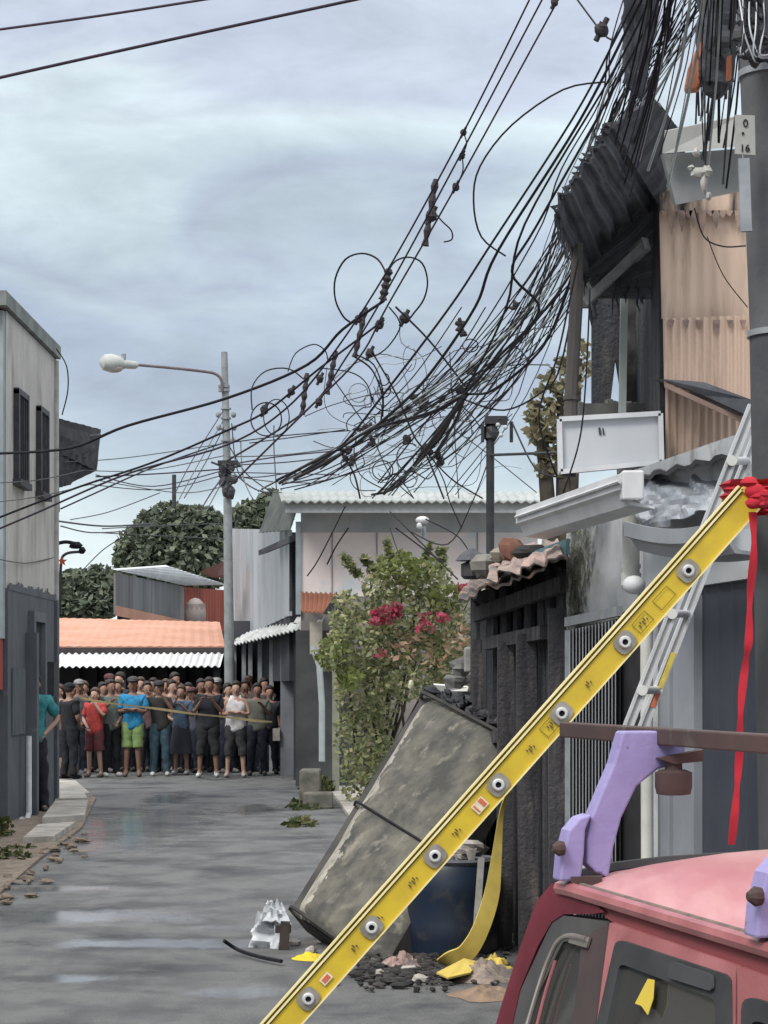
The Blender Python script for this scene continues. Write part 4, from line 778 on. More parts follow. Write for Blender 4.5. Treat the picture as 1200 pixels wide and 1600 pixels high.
# tangle
TG = 'chaotic tangle of small wires above the pink building roof'
for k in range(58):
    cx_ = rr.choice([575, 600, 640, 665, 690, 730, 760, 560, 700]); cy_ = rr.uniform(560, 760); a = rr.choice([-.9, -.7, .9, -1.1, -.4, 1.2])+rr.uniform(-.3, .3); l = rr.uniform(30, 130); c = rr.uniform(-34, 34)
    p0 = (cx_-l*math.cos(a), cy_-l*.6*math.sin(a)); p2 = (cx_+l*math.cos(a), cy_+l*.6*math.sin(a)); p1 = (cx_+c*math.sin(a)+rr.uniform(-10, 10), cy_-c*math.cos(a)+rr.uniform(-10, 10))
    k_ = rr.uniform(8, 26)*rr.choice([-1, 1]); q1 = ((p0[0]+p1[0])/2+k_*math.sin(a), (p0[1]+p1[1])/2-k_*math.cos(a)+6); q2 = ((p2[0]+p1[0])/2-k_*.7*math.sin(a), (p2[1]+p1[1])/2+k_*.7*math.cos(a)+8)
    pts = [p0, q1, p1, q2, p2] if rr.random() < .62 else circ(cx_, cy_, rr.uniform(8, 24), rr.uniform(8, 22), a*57, a*57+rr.uniform(200, 340), 9)
    pts = [(x, min(y, 776)) for x, y in pts]
    cable(pts, rr.choice([1.1, 1.4, 1.6, 2]), 26+rr.uniform(-4, 4), 28+rr.uniform(-4, 4), 'small twisted wire in the tangle above the pink building roof', TG, rr.choice([black, black, purple, greyc, greyc, palec]), per=4)
rr = random.Random(77)
for k, (x, y) in enumerate([(575, 668), (583, 690), (665, 703), (684, 716), (722, 612), (724, 520), (738, 575), (650, 625), (662, 630), (540, 705), (545, 722), (802, 480), (880, 570), (635, 690), (720, 505)]):
    mb = MB()
    for j in range(4): mb.ball(P(x+rr.uniform(-6, 6), y+rr.uniform(-6, 6), 25), (rr.uniform(.02, .05), .03, rr.uniform(.02, .05)), 7, 5, .3, k*7+j)
    solo('splice_box', mb, M('insul_dark', (.025, .02, .024)), 'small dark cable splice knotted into the tangle of wires', 'splice', 'small splices in the cable tangle')
# horizontals to the lamp pole, and from the pole to the left
H1 = 'service wires between the tangle and the lamp pole'
for a, m_, e in [((560, 672), (450, 680), (357, 692)), ((560, 695), (450, 710), (357, 714)), ((545, 710), (450, 722), (357, 727)), ((530, 742), (450, 740), (357, 738)), ((500, 755), (420, 752), (360, 742)), ((440, 770), (400, 765), (360, 735)), ((725, 618), (540, 720), (440, 758)), ((665, 706), (530, 745), (438, 764)), ((470, 735), (410, 745), (358, 745)), ((425, 770), (385, 740), (360, 700)), ((425, 775), (375, 745), (362, 662)), ((432, 765), (428, 700), (428, 665)), ((395, 780), (380, 745), (376, 690))]:
    cable([a, m_, e], 1.9, 34, 42.6, 'thin service wire strung between the tangle and the lamp pole', H1, rr.choice([black, purple, greyc]))
H2 = 'service wires from the lamp pole towards the left building'
for a, m_, e, w_ in [((350, 693), (200, 715), (100, 722), 1.6), ((350, 712), (230, 735), (130, 735), 1.6), ((350, 733), (250, 740), (150, 745), 2.4), ((350, 735), (240, 760), (150, 742), 1.8), ((350, 742), (250, 765), (140, 757), 1.6), ((350, 760), (280, 770), (150, 750), 1.5), ((350, 640), (300, 720), (270, 778), 1.7), ((350, 655), (310, 725), (280, 780), 1.7), ((350, 668), (320, 725), (288, 778), 1.7), ((352, 740), (330, 770), (312, 800), 2.4), ((352, 745), (335, 775), (322, 800), 2.0), ((250, 770), (170, 800), (110, 812), 1.5), ((240, 818), (160, 822), (75, 812), 3.0), ((200, 830), (140, 832), (95, 822), 2.2), ((345, 818), (240, 822), (160, 826), 1.8), ((350, 842), (260, 838), (150, 832), 1.8), ((130, 890), (160, 860), (190, 840), 1.6)]:
    cable([a, m_, e], w_, 42.6, 32, 'thin service wire running from the lamp pole towards the left building', H2, rr.choice([black, greyc, purple]))
for a, m_, e in [((-10, 755), (60, 750), (130, 735)), ((-10, 785), (60, 776), (140, 757)), ((-10, 872), (40, 880), (88, 870))]:
    cable([a, m_, e], 1.7, 26, 31.5, 'thin service wire crossing the front of the left building', 'thin wires over the left building', greyc)
# lines over building right
for pts, w_, lab in [([(905, 400), (890, 470), (870, 560), (842, 650), (868, 740)], 3, 'black cable hanging down beside the brown burnt post'), ([(922, 450), (915, 600), (905, 690), (880, 770)], 2.6, 'thin cable hanging in front of the white sign box'), ([(1085, 325), (1100, 370), (1130, 385), (1165, 384)], 2.4, 'thin wire curving across the salmon wall to the pole'), ([(1105, 370), (1130, 430), (1168, 480)], 1.8, 'fine straight wire slanting down the salmon wall'), ([(1090, 110), (1085, 260), (1084, 310)], 3, 'black wire hanging straight over the grey metal sheets')]:
    cable(pts, w_, 11, 11.2, lab)
cable([(770, 700), (740, 780), (700, 850), (640, 830)], 2, 18, 32, 'thin drooping wire from the steel mast to the garden lamp')
cable([(800, 660), (835, 730), (868, 745)], 3, 18, 13, 'curved black cable from the steel mast to the gutter')
cable([(540, 790), (500, 870), (480, 900)], 2, 35, 35.5, 'dark wire slanting down the pink wall on its left')
cable([(610, 800), (660, 850), (715, 905)], 2.4, 34, 28, 'dark wire slanting down behind the garden lamp')
# left service arcs
t = thing('service_conduit', 'black hooked conduit on the corner of the left building below the awning', 'conduit', P(74, 935, 31.6))
part('tube', ccurve([(74, 940), (73, 885), (80, 856), (100, 847), (120, 850)], 6, 31.6, 31.8, rmax=.05), black, t, smooth=True)
mb = MB(); mb.ball(P(118, 852, 31.8), (.09, .06, .05), 8, 6, .2); mb.ball(P(128, 860, 31.8), (.05, .05, .05), 8, 6, .2); part('clamp', mb, black, t)
t = thing('weatherhead_pipe', 'slender pipe with a small red star ornament beside the left building', 'pipe', P(95, 955, 33))
part('tube', ccurve([(94, 960), (95, 885), (102, 866), (125, 862)], 4.5, 33, 33, rmax=.05), darkmetal, t, smooth=True)
mb = MB(); c = P(97, 877, 32.9); pts = []
for k in range(10): r_ = .075 if k % 2 == 0 else .03; pts.append(c+V((r_*math.sin(k*math.pi/5), 0, r_*math.cos(k*math.pi/5))))
mb.prism(pts, (0, .03, 0)); part('star', mb, M('star_red', (.6, .12, .08), (.5, .1, .07)), t)

# ---------------------------------------------------------------- scorched refrigerator + debris in the street
t = thing('scorched_refrigerator', 'tall scorched appliance cabinet leaning diagonally against the burnt shack', 'refrigerator', G(560, 1490))
A_ = P(440, 1408, 15.0); B_ = P(650, 1070, 16.1); C_ = P(788, 1142, 14.9); D_ = P(582, 1508, 13.95)
scor = M('scorched_enamel', (.15, .142, .115), (.058, .058, .054), 4.2, rough=.8, bump=.5, bscale=14, lo=.36, hi=.60, c3=(.24, .22, .18), scale3=7, lo3=.56, hi3=.70)
nn = (B_-A_).cross(D_-A_).normalized()
if nn.y < 0: nn = -nn
def fr_(u, v): return A_*(1-u)*(1-v)+D_*u*(1-v)+C_*u*v+B_*(1-u)*v
mb = MB(); nu, nv = 70, 150; vs = []
for j in range(nv+1):
    for i in range(nu+1):
        u = i/nu; v = j/nv; e = min(u, .999); rnd = .15*(max(0, 1-u/.28)**2)+.10*(max(0, (u-.86)/.14)**2)+.05*max(0, (v-.94)/.06)**2+.05*max(0, (.05-v)/.05)**2+.02*math.sin(v*7+u*3)*u*(1-u)
        vs.append(fr_(u, v)+nn*(rnd+.012*pnoise(V((u*3, v*5, 0)))))
fs = [(j*(nu+1)+i, j*(nu+1)+i+1, (j+1)*(nu+1)+i+1, (j+1)*(nu+1)+i) for j in range(nv) for i in range(nu)]
mb.add(vs, fs)
edgem = M('lit_enamel', (.42, .39, .33), (.26, .245, .215), 7, rough=.7, c3=(.16, .14, .12), scale3=12, lo3=.55, hi3=.68, bump=.3)  # paler left strip: light on the rounded edge painted into the colour
for q in range(len(mb.f)):
    u = (q % nu)/nu; v = (q//nu)/nv
    if u+.10*pnoise(V((u*9, v*14, 4)))+.05*pnoise(V((u*30, v*40, 4))) < .15+.07*(1-v): mb.mi[q] = 1
part('door', mb, [scor, edgem], t, smooth=2)
mb = MB(); q = [fr_(0, 0)+nn*.10, fr_(1, 0)+nn*.10, fr_(1, 1)+nn*.10, fr_(0, 1)+nn*.10]; mb.prism(q, nn*.2); part('cabinet', mb, M('burnt_steel', (.03, .029, .028), (.07, .065, .06), 4, rough=.8), t)
mb = MB(); mb.tube([fr_(u/10, .47)-nn*(.008-.10*max(0, 1-u/1.6)**2) for u in range(11)], .009, 6); part('seam', mb, black, t)
for v_, r_ in ((.985, .014), (.005, .012)):
    mb = MB(); mb.tube([fr_(u/10, v_)-nn*(.009-.10*max(0, 1-u/1.6)**2) for u in range(11)], r_, 6); part('rim', mb, M('rim_dark', (.06, .055, .05), (.03, .03, .03), 5), t)
mb = MB(); mb.ball(P(642, 1070, 16.5), (.02, .02, .035), 8, 6, .2); part('hinge', mb, M('pale_yellow', (.7, .72, .45), (.6, .6, .4)), t)
mb = MB(); rr = random.Random(17)
for k in range(90):
    u = rr.random(); p = fr_(u, 1)+nn*rr.uniform(.05, .5)+(B_-A_).normalized()*rr.uniform(-.02, .08+.05*math.sin(u*3)); mb.ball(p, (rr.uniform(.02, .07), .05, rr.uniform(.02, .05)), 6, 5, .35, k)
solo('charred_debris', mb, char, None, None, kind='stuff')
# dark plywood burnt pieces right of it
mb = MB(); mb.prism([P(700, 1080, 16.8), P(770, 1100, 16.4), P(790, 1260, 15.6), P(700, 1330, 16)], (.05, .3, .0)); solo('burnt_board', mb, char, 'blackened board standing between the scorched refrigerator and the shack', 'board')
# blue barrel
c = G(706, 1491); t = thing('barrel', 'soot covered dark blue plastic barrel behind the yellow ladder', 'barrel', c)
blue = M('barrel_blue', (.010, .021, .046), (.018, .022, .030), 3, rough=.45, c3=(.05, .05, .055), scale3=5, lo3=.55, hi3=.7)
part('body', MB().lathe(c, [(.25, 0), (.285, .03), (.29, .1), (.30, .16), (.29, .2), (.29, .38), (.30, .42), (.29, .46), (.285, .54), (.26, .58)], 28), blue, t, smooth=True)
part('lid', MB().lathe(c+V((0, 0, .57)), [(.27, 0), (.285, .02), (.27, .035), (.25, .03)], 28), M('barrel_rim', (.12, .13, .15), (.06, .06, .07), 6), t)
mb = MB(); mb.ball(P(735, 1325, 14.2), (.10, .08, .05), 9, 6, .3, 4); mb.ball(P(720, 1335, 14.2), (.06, .06, .04), 8, 6, .3, 5); mb.prism([P(728, 1330, 14.1), P(745, 1325, 14.1), P(740, 1350, 14.1), P(732, 1345, 14.1)], (0, .02, 0))
solo('burnt_cloth', mb, M('ashcloth', (.4, .37, .34), (.15, .14, .13), 9), 'pale crumpled burnt cloth on top of the blue barrel', 'cloth')
# grey pipe leaning by the barrel
solo('pale_strip', MB().bar(P(752, 1340, 14.0), P(742, 1480, 13.9), .02, .04, (1, 0, 0)), M('strip', (.33, .33, .3), (.2, .2, .19), 6), 'thin pale strip of wood leaning between barrel and shack', 'strip')
# yellow hose (flat strap)
yel = M('yellow_webbing', (.68, .52, .12), (.55, .42, .10), 5, rough=.8, c3=(.4, .33, .2), scale3=6, lo3=.6, hi3=.8)
sp = spline([(796, 1235, 13.9, 6), (784, 1270, 13.8, 7), (776, 1340, 13.6, 16), (768, 1400, 13.5, 24), (750, 1455, 13.4, 26), (728, 1490, 13.35, 28), (703, 1500, 13.4, 24), (686, 1508, 13.5, 16)], 6)
mb = MB(); vs = []
for i, (x, y, d_, w_) in enumerate(sp):
    a = sp[max(i-1, 0)]; b = sp[min(i+1, len(sp)-1)]; tx, ty = b[0]-a[0], b[1]-a[1]; l = math.hypot(tx, ty) or 1; nx_, ny_ = -ty/l*w_/2, tx/l*w_/2
    p = P(x+nx_, y+ny_, d_); q = P(x-nx_, y-ny_, d_+.05)
    for z in (p, q): z.z = max(z.z, .03)
    vs += [p, q, q+V((.0, .008, .006)), p+V((.0, .008, .006))]
fs = []
for i in range(len(sp)-1):
    for j in range(4): fs.append((i*4+j, i*4+(j+1) % 4, (i+1)*4+(j+1) % 4, (i+1)*4+j))
fs += [(0, 1, 2, 3), tuple(len(vs)-4+j for j in range(4))]
mb.add(vs, fs)
mb.prism([G(682, 1522, .04), G(725, 1500, .1), G(748, 1505, .06), G(735, 1522, .05), G(700, 1530, .04)], (0, 0, .01))
solo('yellow_hose', mb, yel, 'flat yellow fire hose hanging down and folding on the ground by the barrel', 'hose', smooth=True)
# debris pile around
rr = random.Random(23); mb = MB()
for k in range(700):
    x = rr.uniform(560, 790); y = rr.gauss(1512, 14)-(x > 700)*rr.uniform(0, 30)
    g = G(x, max(1480, min(1548, y)), .01); s_ = rr.uniform(.006, .03); mb.ball(g+V((0, 0, s_*.4)), (s_*rr.uniform(.7, 2.2), s_*1.3, s_*rr.uniform(.4, 1)), 6, 4, .35, k)
solo('debris', mb, M('debris_dark', (.025, .024, .024), (.065, .06, .058), 9, rough=1, c3=(.3, .26, .22), scale3=7, lo3=.62, hi3=.7), None, None, kind='stuff')
crm = M('crumpled_fabric', (.34, .27, .22), (.14, .12, .11), 10, rough=1)
def heap(x, y, rx, rz, seed, mt, name, label, cat):
    c = G(x, y); mb = MB(); n = 24; vs = [c+V((0, 0, rz))]; rr = random.Random(seed); rings = 7; off = rr.random()*9
    for i in range(1, rings+1):
        for j in range(n):
            a = 2*math.pi*j/n; u = i/rings; k = 1+.35*pnoise(V((math.cos(a)*1.5+off, math.sin(a)*1.5, u)))
            vs.append(c+V((rx*u*k*math.cos(a), rx*1.3*u*k*math.sin(a), max(.004, rz*(1-u**1.6)*(1+.9*pnoise(V((math.cos(a)*u*4+off, math.sin(a)*u*4, 2))))))))
    fs = [(0, 1+j, 1+(j+1) % n) for j in range(n)]+[(1+(i-1)*n+j, 1+i*n+j, 1+i*n+(j+1) % n, 1+(i-1)*n+(j+1) % n) for i in range(1, rings) for j in range(n)]
    mb.add(vs, fs); solo(name, mb, mt, label, cat, smooth=False)
heap(628, 1514, .16, .075, 1, M('pinkish_cloth', (.42, .28, .24), (.12, .10, .10), 9), 'burnt_cloth', 'pinkish crumpled cloth in the debris at the foot of the barrel', 'cloth')
heap(755, 1528, .22, .09, 2, crm, 'crumpled_tarp', 'tan crumpled tarp on the ground beside the car', 'tarp')
heap(765, 1555, .2, .04, 6, M('cardboard', (.30, .2, .13), (.18, .13, .1), 6), 'flattened_cardboard', 'brown flattened cardboard scrap at the edge of the car', 'cardboard')
heap(772, 1518, .12, .08, 9, yel, 'hose_end', 'short end of yellow hose lying on the tan tarp', 'hose')
heap(484, 1498, .12, .03, 4, M('yellow_cloth', (.75, .58, .03), (.6, .45, .03), 6), 'yellow_cloth', 'small bright yellow rag on the road under the ladder', 'rag')
for k, (x, y) in enumerate(((460, 1478), (486, 1490), (520, 1540), (590, 1528), (655, 1535), (640, 1522))):
    mb = MB(); mb.ball(G(x, y)+V((0, 0, .02)), (R.uniform(.03, .07), .05, .03), 7, 5, .3, k+3); solo('stone', mb, concrete, 'small loose stone lying on the road near the yellow ladder', 'stone', 'loose stones near the ladder')
# white melted plastic + bracket
t = thing('melted_chair_remains', 'melted white plastic draped over a rusty bracket at the foot of the refrigerator', 'wreckage', G(425, 1500))
wm = M('melted_plastic', (.62, .64, .66), (.4, .43, .46), 7, rough=.6, c3=(.08, .08, .09), scale3=9, lo3=.56, hi3=.66)
d_ = 14.7
mb = MB(); mb.sheet(P(386, 1488, d_), P(440, 1496, d_-.1), P(446, 1428, d_), P(402, 1424, d_), 16, 16, lambda u, v: .06*pnoise(V((u*5, v*5, 1)))+.03*math.sin(u*9), .012)
mb.sheet(P(405, 1436, d_-.05), P(456, 1446, d_-.1), P(440, 1408, d_+.05), P(418, 1406, d_+.05), 12, 8, lambda u, v: .05*pnoise(V((u*5, v*5, 7))), .012); part('shell', mb, wm, t, smooth=True)
mb = MB(); mb.bar(P(446, 1440, d_-.15), P(442, 1502, d_-.15), .07, .06, (1, 0, 0)); mb.box(P(430, 1458, d_-.18), P(455, 1444, d_-.1)); mb.box(P(428, 1504, d_-.25), P(456, 1498, d_-.05)); part('bracket', mb, M('rust_dark', (.06, .045, .04), (.035, .03, .028), 8), t)
mb = MB(); mb.tube([tuple(q) for q in spline([G(350, 1470, .10), G(372, 1484, .04), G(402, 1494, .03), G(440, 1502, .03)], 5)], .012, 6); solo('bent_strip', mb, black, 'thin bent black strip curling up from the road left of the melted plastic', 'metal strip')

# ---------------------------------------------------------------- yellow ladder
t = thing('yellow_ladder', 'long yellow fibreglass ladder leaning diagonally against the utility pole', 'ladder', P(185, 1897, 7.35))
D = 7.35; yl = M('ladder_yellow', (.62, .45, .03), (.52, .37, .035), 9, rough=.5, c3=(.40, .30, .05), scale3=5, lo3=.62, hi3=.85, coat=.1, stretch3=(1, 1, .4))
yl2 = M('ladder_yellow_edge', (.78, .62, .16), (.68, .5, .08), 4, rough=.5)
r1 = V((1075, 892)); r7 = V((482, 1560)); st = (r7-r1)/6
def lad(k, perp=0, dd=0):     # k in rungs from the top rung, perp in metres up-left
    q = r1+st*k; p = P(q.x, q.y, D); ax = (P(r7.x, r7.y, D)-P(r1.x, r1.y, D)).normalized(); up = V((ax.z, 0, -ax.x)); 
    if up.z < 0: up = -up
    return p+up*perp+V((0, dd, 0))
axd = (lad(6)-lad(0)).normalized()
def channel(y0, k0, k1, hw, mt, nm='rail', flip=1):
    mb = MB(); tl = .038; th = .005
    prof = [(-hw, 0), (hw, 0), (hw, tl), (hw-th, tl), (hw-th, th), (-hw+th, th), (-hw+th, tl), (-hw, tl)]
    q0 = [lad(k0, a, y0+b*flip) for a, b in prof]; q1 = [lad(k1, a, y0+b*flip) for a, b in prof]
    n = len(prof); mb.add(q0+q1, [(i, (i+1) % n, n+(i+1) % n, n+i) for i in range(n)]+[(0, 1, 4, 5), (1, 2, 3, 4), (5, 6, 7, 0), (n, n+1, n+4, n+5), (n+1, n+2, n+3, n+4), (n+5, n+6, n+7, n)])
    return part(nm, mb, mt, t)
channel(0, -1.02, 9.02, .036, yl); channel(.40, -1.02, 9.02, .036, yl2, flip=-1)
# second (fly) section just above/outside
channel(.03, -1.0, 7.4, .030, yl, 'rail')
cream = M('ladder_cream', (.86, .76, .42), (.78, .66, .30), 6, rough=.45); gap_shade = M('ladder_gap_shade', (.10, .08, .012), (.15, .11, .02), 8, rough=.7)  # dark olive strips put the shade between the rails into the colour
for lo_, hi_, mt_, y_ in ((.0362, .041, gap_shade, .0), (.041, .0475, cream, -.008), (.0475, .055, gap_shade, .002), (.055, .0615, cream, -.006), (-.041, -.0362, cream, -.008)):
    mb = MB(); mb.prism([lad(-1.02, lo_, y_), lad(9.02, lo_, y_), lad(9.02, hi_, y_), lad(-1.02, hi_, y_)], (0, .03, 0)); part('flange_and_shade', mb, mt_, t)
alum = M('aluminium', (.72, .73, .74), (.58, .59, .6), 8, rough=.45, metal=.4)
for k in range(0, 9):
    c0 = lad(k, 0, -.004); mb = MB(); mb.tube([c0+V((0, .004, 0)), c0+V((0, .40, 0))], .016, 10); rg = part('rung', mb, alum, t, smooth=True)
    up = (lad(k, 1)-lad(k, 0)); mb = MB(); a = axd*.036; b = up*.031; n_ = 16; pts = []
    for j in range(n_):
        an = 2*math.pi*j/n_; cc = math.cos(an); ss = math.sin(an); pts.append(c0+a*(abs(cc)**.6*(1 if cc > 0 else -1))+b*(abs(ss)**.6*(1 if ss > 0 else -1)))
    mb.prism(pts, (0, -.004, 0)); part('plate', mb, M('plate_alu', (.42, .40, .36), (.3, .28, .24), 14, rough=.45, metal=.6), rg)
    mb = MB(); mb.lathe(c0+V((0, -.004, 0)), [(.019, 0), (.020, .008), (.016, .014), (.010, .014), (.009, .002)], 16, (0, -1, 0)); part('ferrule', mb, alum, rg, smooth=True)
    part('hole', MB().lathe(c0+V((0, -.0055, 0)), [(.0088, 0), (.0088, .003)], 14, (0, -1, 0)), black, rg)
# decals
inkm = M('ink', (.06, .05, .02), (.1, .09, .04), 10); redm = M('label_red', (.6, .12, .06), (.5, .2, .1), 30); whl = M('label_white', (.75, .66, .5), (.65, .55, .42), 30)
def decal(k, ln, hw, mt, name='label_sticker', off=0.0, z=-.0055):
    mb = MB(); mb.prism([lad(k-ln/2, off-hw, z), lad(k+ln/2, off-hw, z), lad(k+ln/2, off+hw, z), lad(k-ln/2, off+hw, z)], (0, -.001, 0)); part(name, mb, mt, t)
decal(3.29, .16, .018, whl); decal(3.25, .05, .014, redm, off=.001, z=-.0068); decal(3.34, .02, .014, redm, z=-.0068)
decal(5.72, .13, .013, whl); decal(5.72, .09, .008, redm, z=-.0068)
def frame(k, ln, hw):
    for o_, l_, h_ in ((hw, ln, .0008), (-hw, ln, .0008)): decal(k, l_, h_, inkm, 'outline', off=o_)
    for kk in (k-ln/2, k+ln/2): decal(kk, .006, hw, inkm, 'outline')
frame(.72, .2, .02); frame(2.18, .2, .02); frame(.38, .22, .02)
for k0, n_ in ((.66, 5), (2.12, 4), (1.55, 3), (3.62, 4), (4.3, 5), (4.85, 9), (5.25, 3), (6.5, 5), (2.45, 4)):
    for j in range(n_):
        decal(k0+j*.028, .014, .004+.004*((j*7) % 3)/2, inkm, 'lettering', off=.006*((j % 2)*2-1)*.6)
part('end_cap', MB().prism([lad(-1.06, -.04, -.008), lad(-1.0, -.04, -.008), lad(-1.0, .045, -.008), lad(-1.06, .045, -.008)], (0, .44, 0)), M('cap_yellow', (.6, .45, .05), (.5, .4, .08)), t)
# red cloth tied at the top + red tape
red = M('red_cloth', (.50, .02, .035), (.38, .015, .03), 6, rough=.85)
t = thing('red_cloth', 'red cloth knotted around the top of the yellow ladder and the pole', 'cloth', P(1185, 800, 7.3))
mb = MB(); vs = []
for j in range(10):
    for i in range(24):
        a = math.pi*(.55+i/23*1.2); r_ = .20+.014*math.sin(j*2.2+i*.6); z = P(0, 745+j*6.2+5*math.sin(i*.5), 7.4).z
        vs.append(V((1.32+r_*math.cos(a)*.95, 7.72+r_*math.sin(a)*-1.0 if False else 7.72-abs(r_*math.sin(a))*1.9, z)))
mb.add(vs, [(j*24+i, j*24+i+1, (j+1)*24+i+1, (j+1)*24+i) for j in range(9) for i in range(23)])
part('wrap', mb, red, t, smooth=True)
mb = MB(); rr = random.Random(2)
for k in range(7): mb.ball(P(1178+rr.uniform(-8, 14), 770+rr.uniform(-18, 20), 7.27), (rr.uniform(.02, .035), .02, rr.uniform(.012, .025)), 9, 7, .15, k)
part('knot', mb, red, t, smooth=True)
def ribbon(pts, d_, wpx, name, label, cat, mt, tw=1.):
    sp = spline(pts, 6); mb = MB(); vs = []
    for i, (x, y) in enumerate(sp):
        w_ = wpx*(.55+.45*abs(math.cos(i*.35*tw))); p = P(x-w_/2, y, d_+.01*math.sin(i*.5)); q = P(x+w_/2, y, d_-.01*math.sin(i*.5)); vs += [p, q, q+V((0, .002, 0)), p+V((0, .002, 0))]
    n_ = len(sp); mb.add(vs, [(i*4+j, i*4+(j+1) % 4, (i+1)*4+(j+1) % 4, (i+1)*4+j) for i in range(n_-1) for j in range(4)]+[(0, 1, 2, 3), (n_*4-4, n_*4-3, n_*4-2, n_*4-1)])
    return solo(name, mb, mt, label, cat, smooth=True)
ribbon([(1176, 800), (1178, 860), (1172, 930), (1170, 1000), (1165, 1035), (1158, 1100), (1155, 1180), (1150, 1250), (1143, 1320)], 7.3, 13, 'red_ribbon', 'long red tape hanging from the red knot in front of the dark blue door', 'tape', red)

# ---------------------------------------------------------------- aluminium ladder
t = thing('aluminium_ladder', 'narrow aluminium ladder standing steeply behind the yellow ladder', 'ladder', P(735, 1778, 8.6))
D = 8.6
def al(y, dx=0, dd=0): return P(985+(1125-y)*.39+dx, y, D+dd)
for dx, dd in ((0, 0), (24, .36)):
    for o_ in (-6, 6):
        mb = MB(); mb.bar(al(1764, dx+o_, dd), al(632, dx+o_, dd), .011, .028, (0, 1, 0)); part('rail_flange', mb, alum, t)
    mb = MB(); mb.bar(al(1764, dx, dd), al(632, dx, dd), .02, .006, (0, 1, 0)); part('rail', mb, M('alu_dull', (.50, .51, .52), (.4, .41, .42), 6, rough=.5, metal=.3), t)
for k in range(-1, 7):
    y = 720+k*119.5; mb = MB(); mb.tube([al(y, 0, -.01), al(y, 24, .37)], .016, 10); rg = part('rung', mb, alum, t, smooth=True)
    part('plug', MB().lathe(al(y, 0, -.014), [(.02, 0), (.02, .012)], 12, (0, -1, 0)), M('plug', (.7, .7, .68), (.6, .6, .58)), rg)
mb = MB(); mb.bar(al(1075, 27, .345), al(1020, 27, .345), .02, .004, (0, 1, 0)); part('label_sticker', mb, M('sticker_yellow', (.62, .5, .08), (.5, .4, .1), 20), t)
mb = MB(); mb.bar(al(1105, 27, .345), al(1082, 27, .345), .018, .004, (0, 1, 0)); part('label_sticker', mb, redm, t)

# ---------------------------------------------------------------- car with roof rack
FW = V((-.221, 1, 0)).normalized(); LT = V((1, .221, 0)).normalized()
def C(u, t_, z): return V((1.225-.221*u, u, z))+LT*t_
def tum(z): return -.0 if z > 1.334 else -(1.334-z)*.28
def CS(x, y, out=0.0):                   # point on the car side seen at pixel x,y
    u = 3.8
    for _ in range(20):
        z = CH-(y-HY)/F*u; tt = tum(z)-out; u = u+.6*((600+F*C(u, tt, z).x/C(u, tt, z).y)-x)/(4410/u/u)
        z = CH-(y-HY)/F*u
    return C(u, tum(z)-out, z)
t = thing('red_car', 'faded red old car with a purple-bracketed roof rack at the lower right', 'car', C(2.5, .6, 0))
pinkred = M('faded_red', (.40, .145, .15), (.30, .095, .10), 6, rough=.36, coat=.2, c3=(.26, .09, .085), scale3=11, lo3=.58, hi3=.75, bump=.1)
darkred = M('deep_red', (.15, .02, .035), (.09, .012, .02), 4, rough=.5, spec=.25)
roofm = M('chalky_roof', (.52, .235, .25), (.42, .16, .175), 2.2, rough=.5, coat=.1, stretch=(1, .5, 1), c3=(.66, .42, .39), scale3=3.5, lo3=.42, hi3=.85, stretch3=(2.6, .5, 1))
rub = M('rubber', (.022, .024, .026), (.04, .042, .045), 8, rough=.6); rubg = M('rubber_grey', (.07, .07, .068), (.045, .045, .045), 6, rough=.8)
carglass = bpy.data.materials.new('car_glass'); carglass.use_nodes = True; _n = carglass.node_tree; _o = _n.nodes['Material Output']
_t = _n.nodes.new('ShaderNodeBsdfTransparent'); _t.inputs[0].default_value = (.62, .66, .66, 1); _g = _n.nodes.new('ShaderNodeBsdfGlossy'); _g.inputs['Roughness'].default_value = .03
_fr = _n.nodes.new('ShaderNodeFresnel'); _fr.inputs[0].default_value = 1.6; _df = _n.nodes.new('ShaderNodeBsdfDiffuse'); _df.inputs[0].default_value = (.3, .29, .27, 1)
_m1 = _n.nodes.new('ShaderNodeMixShader'); _m2 = _n.nodes.new('ShaderNodeMixShader'); _m1.inputs[0].default_value = .16; _n.links.new(_t.outputs[0], _m1.inputs[1]); _n.links.new(_df.outputs[0], _m1.inputs[2])
_n.links.new(_fr.outputs[0], _m2.inputs[0]); _n.links.new(_m1.outputs[0], _m2.inputs[1]); _n.links.new(_g.outputs[0], _m2.inputs[2]); _n.links.new(_m2.outputs[0], _o.inputs[0])
# roof dome
U0, U1 = 1.0, 4.13; mb = MB(); vs = []; nu, nv = 24, 30; WD = 1.18
for j in range(nv+1):
    for i in range(nu+1):
        u = i/nu; v = j/nv; uu = U0+(U1-U0)*v
        z = 1.338+.085*(1-(2*u-1)**4)**.9*(1-max(0, (v-.86)/.14)**2*.65)
        vs.append(C(uu+.05*math.sin(u*math.pi), u*WD, z))
mb.add(vs, [(j*(nu+1)+i, j*(nu+1)+i+1, (j+1)*(nu+1)+i+1, (j+1)*(nu+1)+i) for j in range(nv) for i in range(nu)]); part('roof', mb, roofm, t, smooth=True)
# drip rails
for s_, tt in ((1, -.012), (-1, WD+.012)):
    mb = MB(); pts = [C(1.0+i*.3, tt, 1.336) for i in range(11)]+[C(4.08, tt, 1.334)]; mb.tube(pts, .013, 8); part('drip_rail', mb, pinkred, t, smooth=True)
mb = MB(); mb.tube([C(1.0, .002, 1.344), C(4.1, .002, 1.344)], .006, 6); part('seam', mb, M('dirt_seam', (.12, .10, .09), (.2, .14, .12), 20), t)
mb = MB(); mb.tube([C(4.1+.05*math.sin(i/12*math.pi), i/12*WD, 1.34+.085*.35*(1-(2*i/12-1)**4)**.9+.006) for i in range(13)], .014, 6); part('windscreen_seal', mb, rubg, t, smooth=True)
